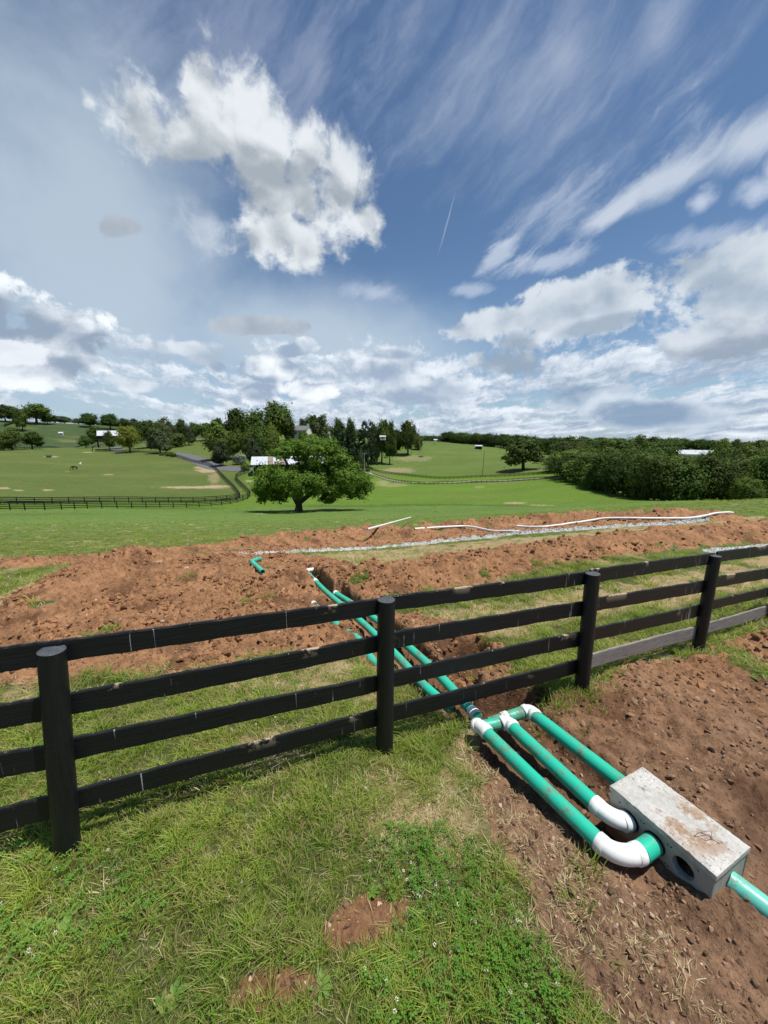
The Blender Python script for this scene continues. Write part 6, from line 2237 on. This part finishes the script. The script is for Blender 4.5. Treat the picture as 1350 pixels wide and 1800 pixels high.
x, y, z, s = gather([(.8, 2.6, 260, .95), (2.6, 5.0, 140, 1.1)], keep_clover, lambda n: rng.uniform(.75, 1.3, n))
n_ = len(x)
scatter('clover_patch', np.stack([x, y, z], 1), np.stack([rng.normal(0, .1, n_), rng.normal(0, .1, n_), rng.uniform(0, 6.28, n_)], 1), s, rng.integers(0, 2, n_), CLOV, 'clover leaves mixed into the near lawn', 'clover')
x, y, z, s = gather([(.8, 2.0, 60, .62), (2.0, 3.6, 26, .70)], lambda x, y: np.clip(keep_clover(x, y) + .06, 0, 1) * grass_keep(x, y), lambda n: rng.uniform(.7, 1.15, n))
n_ = len(x)
scatter('clover_flowers', np.stack([x, y, z - .012], 1), np.stack([rng.normal(0, .22, n_), rng.normal(0, .22, n_), rng.uniform(0, 6.28, n_)], 1), s, np.zeros(n_), FLOW, 'small white clover blossoms in the near lawn', 'clover flowers')
x, y, z, s = gather([(.8, 3.0, 14, 1.0), (3.0, 7.0, 5, 1.2)], lambda x, y: grass_keep(x, y) * (.15 + .85 * sstep(fbm(x * 1.4, y * 1.4, 3, 88), .0, .3)), lambda n: rng.uniform(.6, 1.25, n))
wp = [G(60, 1640), G(90, 1620), G(30, 1665), G(565, 1700), G(310, 1735), G(665, 1290), G(640, 1300), G(1310, 1165), G(1335, 1185), G(1325, 1195), G(1300, 1150), G(1030, 1200), G(985, 1225), G(210, 1480)]
x = np.concatenate([x] + [np.array([p.x + rng.normal(0, .05)]) for p in wp * 2]); y = np.concatenate([y] + [np.array([p.y + rng.normal(0, .05)]) for p in wp * 2])
z = height(x, y); s = np.concatenate([s, rng.uniform(.9, 1.5, len(wp) * 2)]); n_ = len(x)
scatter('broadleaf_weeds', np.stack([x, y, z], 1), np.stack([rng.normal(0, .15, n_), rng.normal(0, .15, n_), rng.uniform(0, 6.28, n_)], 1), s, rng.integers(0, 2, n_), WEED, 'broad-leaved weeds scattered through the near grass', 'weeds')
# rough tufts round the posts and on the rim of the pit
rp = []
for c_, nn_, sp in [(G(676, 1325), 26, .13), (G(118, 1492), 22, .13), (G(1022, 1222), 22, .13), (G(1226, 1146), 22, .14), (G(985, 1232), 46, .20), (G(945, 1190), 30, .2), (G(1000, 1190), 30, .2), (G(700, 1300), 20, .2), (G(760, 1270), 24, .22),
                    (G(455, 1065), 14, .25), (G(340, 965), 16, .4), (G(870, 1030), 16, .3), (G(1035, 1540), 5, .04), (G(1015, 1620), 4, .04), (G(610, 945), 10, .4), (G(800, 1215), 14, .15), (G(870, 1170), 26, .2)]:
    rp += [(c_.x + rng.normal(0, sp), c_.y + rng.normal(0, sp)) for _ in range(nn_)]
rp = np.array(rp); k = pipes_clear(rp[:, 0], rp[:, 1]) > .5; rp = rp[k]
z = height(rp[:, 0], rp[:, 1]); n_ = len(rp)
scatter('rough_tufts', np.stack([rp[:, 0], rp[:, 1], z], 1), np.stack([rng.normal(0, .2, n_), rng.normal(0, .2, n_), rng.uniform(0, 6.28, n_)], 1), rng.uniform(1.0, 1.7, n_), rng.integers(3, 5, n_), TUFTS, 'longer grass tufts round the fence posts and the rim of the pit', 'grass')


def soil_keep(x, y):
    return soil_mask(x, y) * (1 - gravel_mask(x, y)) * pipes_clear(x, y)


def lumps(name, rings, keep, srcs, size, label, cat, power=3.0, sink=.25):
    x, y, z, s = gather(rings, keep, lambda n: size[0] + (size[1] - size[0]) * rng.uniform(0, 1, n) ** power)
    n = len(x)
    scatter(name, np.stack([x, y, z - s * sink * .3], 1), rng.uniform(0, 6.28, (n, 3)) * np.array([.15, .15, 1]) + np.array([0, 0, 0]), s, rng.integers(0, len(srcs), n), srcs, label, cat)


redk = lambda x, y: soil_keep(x, y) * sstep(y, 3.3, 5.2) * (.08 + .92 * sstep(fbm(x * 1.0, y * 1.0, 4, 120), -.12, .30))
drkk = lambda x, y: soil_keep(x, y) * (1 - sstep(y, 3.6, 5.6)) * (.25 + .75 * sstep(fbm(x * 2.2, y * 2.2, 3, 121), -.15, .25))
lumps('clay_clods', [(3.5, 8, 700, 1.0), (8, 14, 330, 1.15), (14, 27, 80, 1.4)], redk, CLOD, (.007, .060), 'lumps of red clay over the dug ground and spoil heaps', 'clods', 5.0)
lumps('dark_clods', [(.9, 2.6, 2600, .5), (2.6, 6.5, 1100, .7), (6.5, 14, 60, 1.4)], lambda x, y: np.maximum(drkk(x, y), .12 * soil_keep(x, y)), CLODD, (.005, .052), 'crumbs and lumps of brown soil over the dug ground', 'clods', 5.5)
lumps('pale_stones', [(.9, 3, 120, .36), (3, 8, 18, .7), (8, 20, 3.5, 1.6)], lambda x, y: soil_keep(x, y) * (.2 + .8 * sstep(fbm(x * 1.3 + 5, y * 1.3, 3, 122), -.05, .3)), STON, (.010, .050), 'pale stones scattered on the bare soil', 'stones', 3.0)


def near_line(pts, n, spread):
    L = np.array([(Vector(b) - Vector(a)).length for a, b in zip(pts[:-1], pts[1:])]); k = rng.choice(len(L), n, p=L / L.sum()); t = rng.uniform(0, 1, n)
    P_ = np.array([(p.x, p.y) for p in pts]); q = P_[k] * (1 - t[:, None]) + P_[k + 1] * t[:, None]
    return q + rng.uniform(-spread, spread, (n, 2))


gq = np.concatenate([near_line(gravel_pts, 15000, .55), near_line(gravel2_pts, 2200, .5), near_line([G(400, 978), G(480, 974)], 500, .4)])
gq = gq[gravel_mask(gq[:, 0], gq[:, 1]) > .3]; n_ = len(gq)
sz = rng.uniform(.018, .042, n_)
scatter('gravel_stones', np.stack([gq[:, 0], gq[:, 1], height(gq[:, 0], gq[:, 1]) + .004], 1), rng.uniform(0, 6.28, (n_, 3)), sz, rng.integers(0, 4, n_), GRAV, 'grey limestone gravel in the drain bed', 'gravel')
# pale bits and straw where the soil was trodden in front of the box
bq = near_line([G(940, 1500), G(1080, 1580), G(1180, 1680), G(1230, 1760)], 300, .22)
bq = bq[soil_keep(bq[:, 0], bq[:, 1]) > .5]; n_ = len(bq)
scatter('trodden_stones', np.stack([bq[:, 0], bq[:, 1], height(bq[:, 0], bq[:, 1])], 1), rng.uniform(0, 6.28, (n_, 3)), .003 + .012 * rng.uniform(0, 1, n_) ** 2.5, rng.integers(0, 3, n_), STON, 'pale stones trodden into the soil before the box', 'stones')
bq = near_line([G(860, 1380), G(930, 1500), G(1050, 1640), G(1150, 1780)], 420, .38)
bq = bq[(soil_keep(bq[:, 0], bq[:, 1]) > .5)]; n_ = len(bq)
scatter('trodden_straw', np.stack([bq[:, 0], bq[:, 1], height(bq[:, 0], bq[:, 1])], 1), np.stack([rng.normal(0, .2, n_), rng.normal(0, .2, n_), rng.uniform(0, 6.28, n_)], 1), rng.uniform(.4, .9, n_), rng.integers(0, 3, n_), DRYT, 'dead straw trodden into the soil before the box', 'straw')
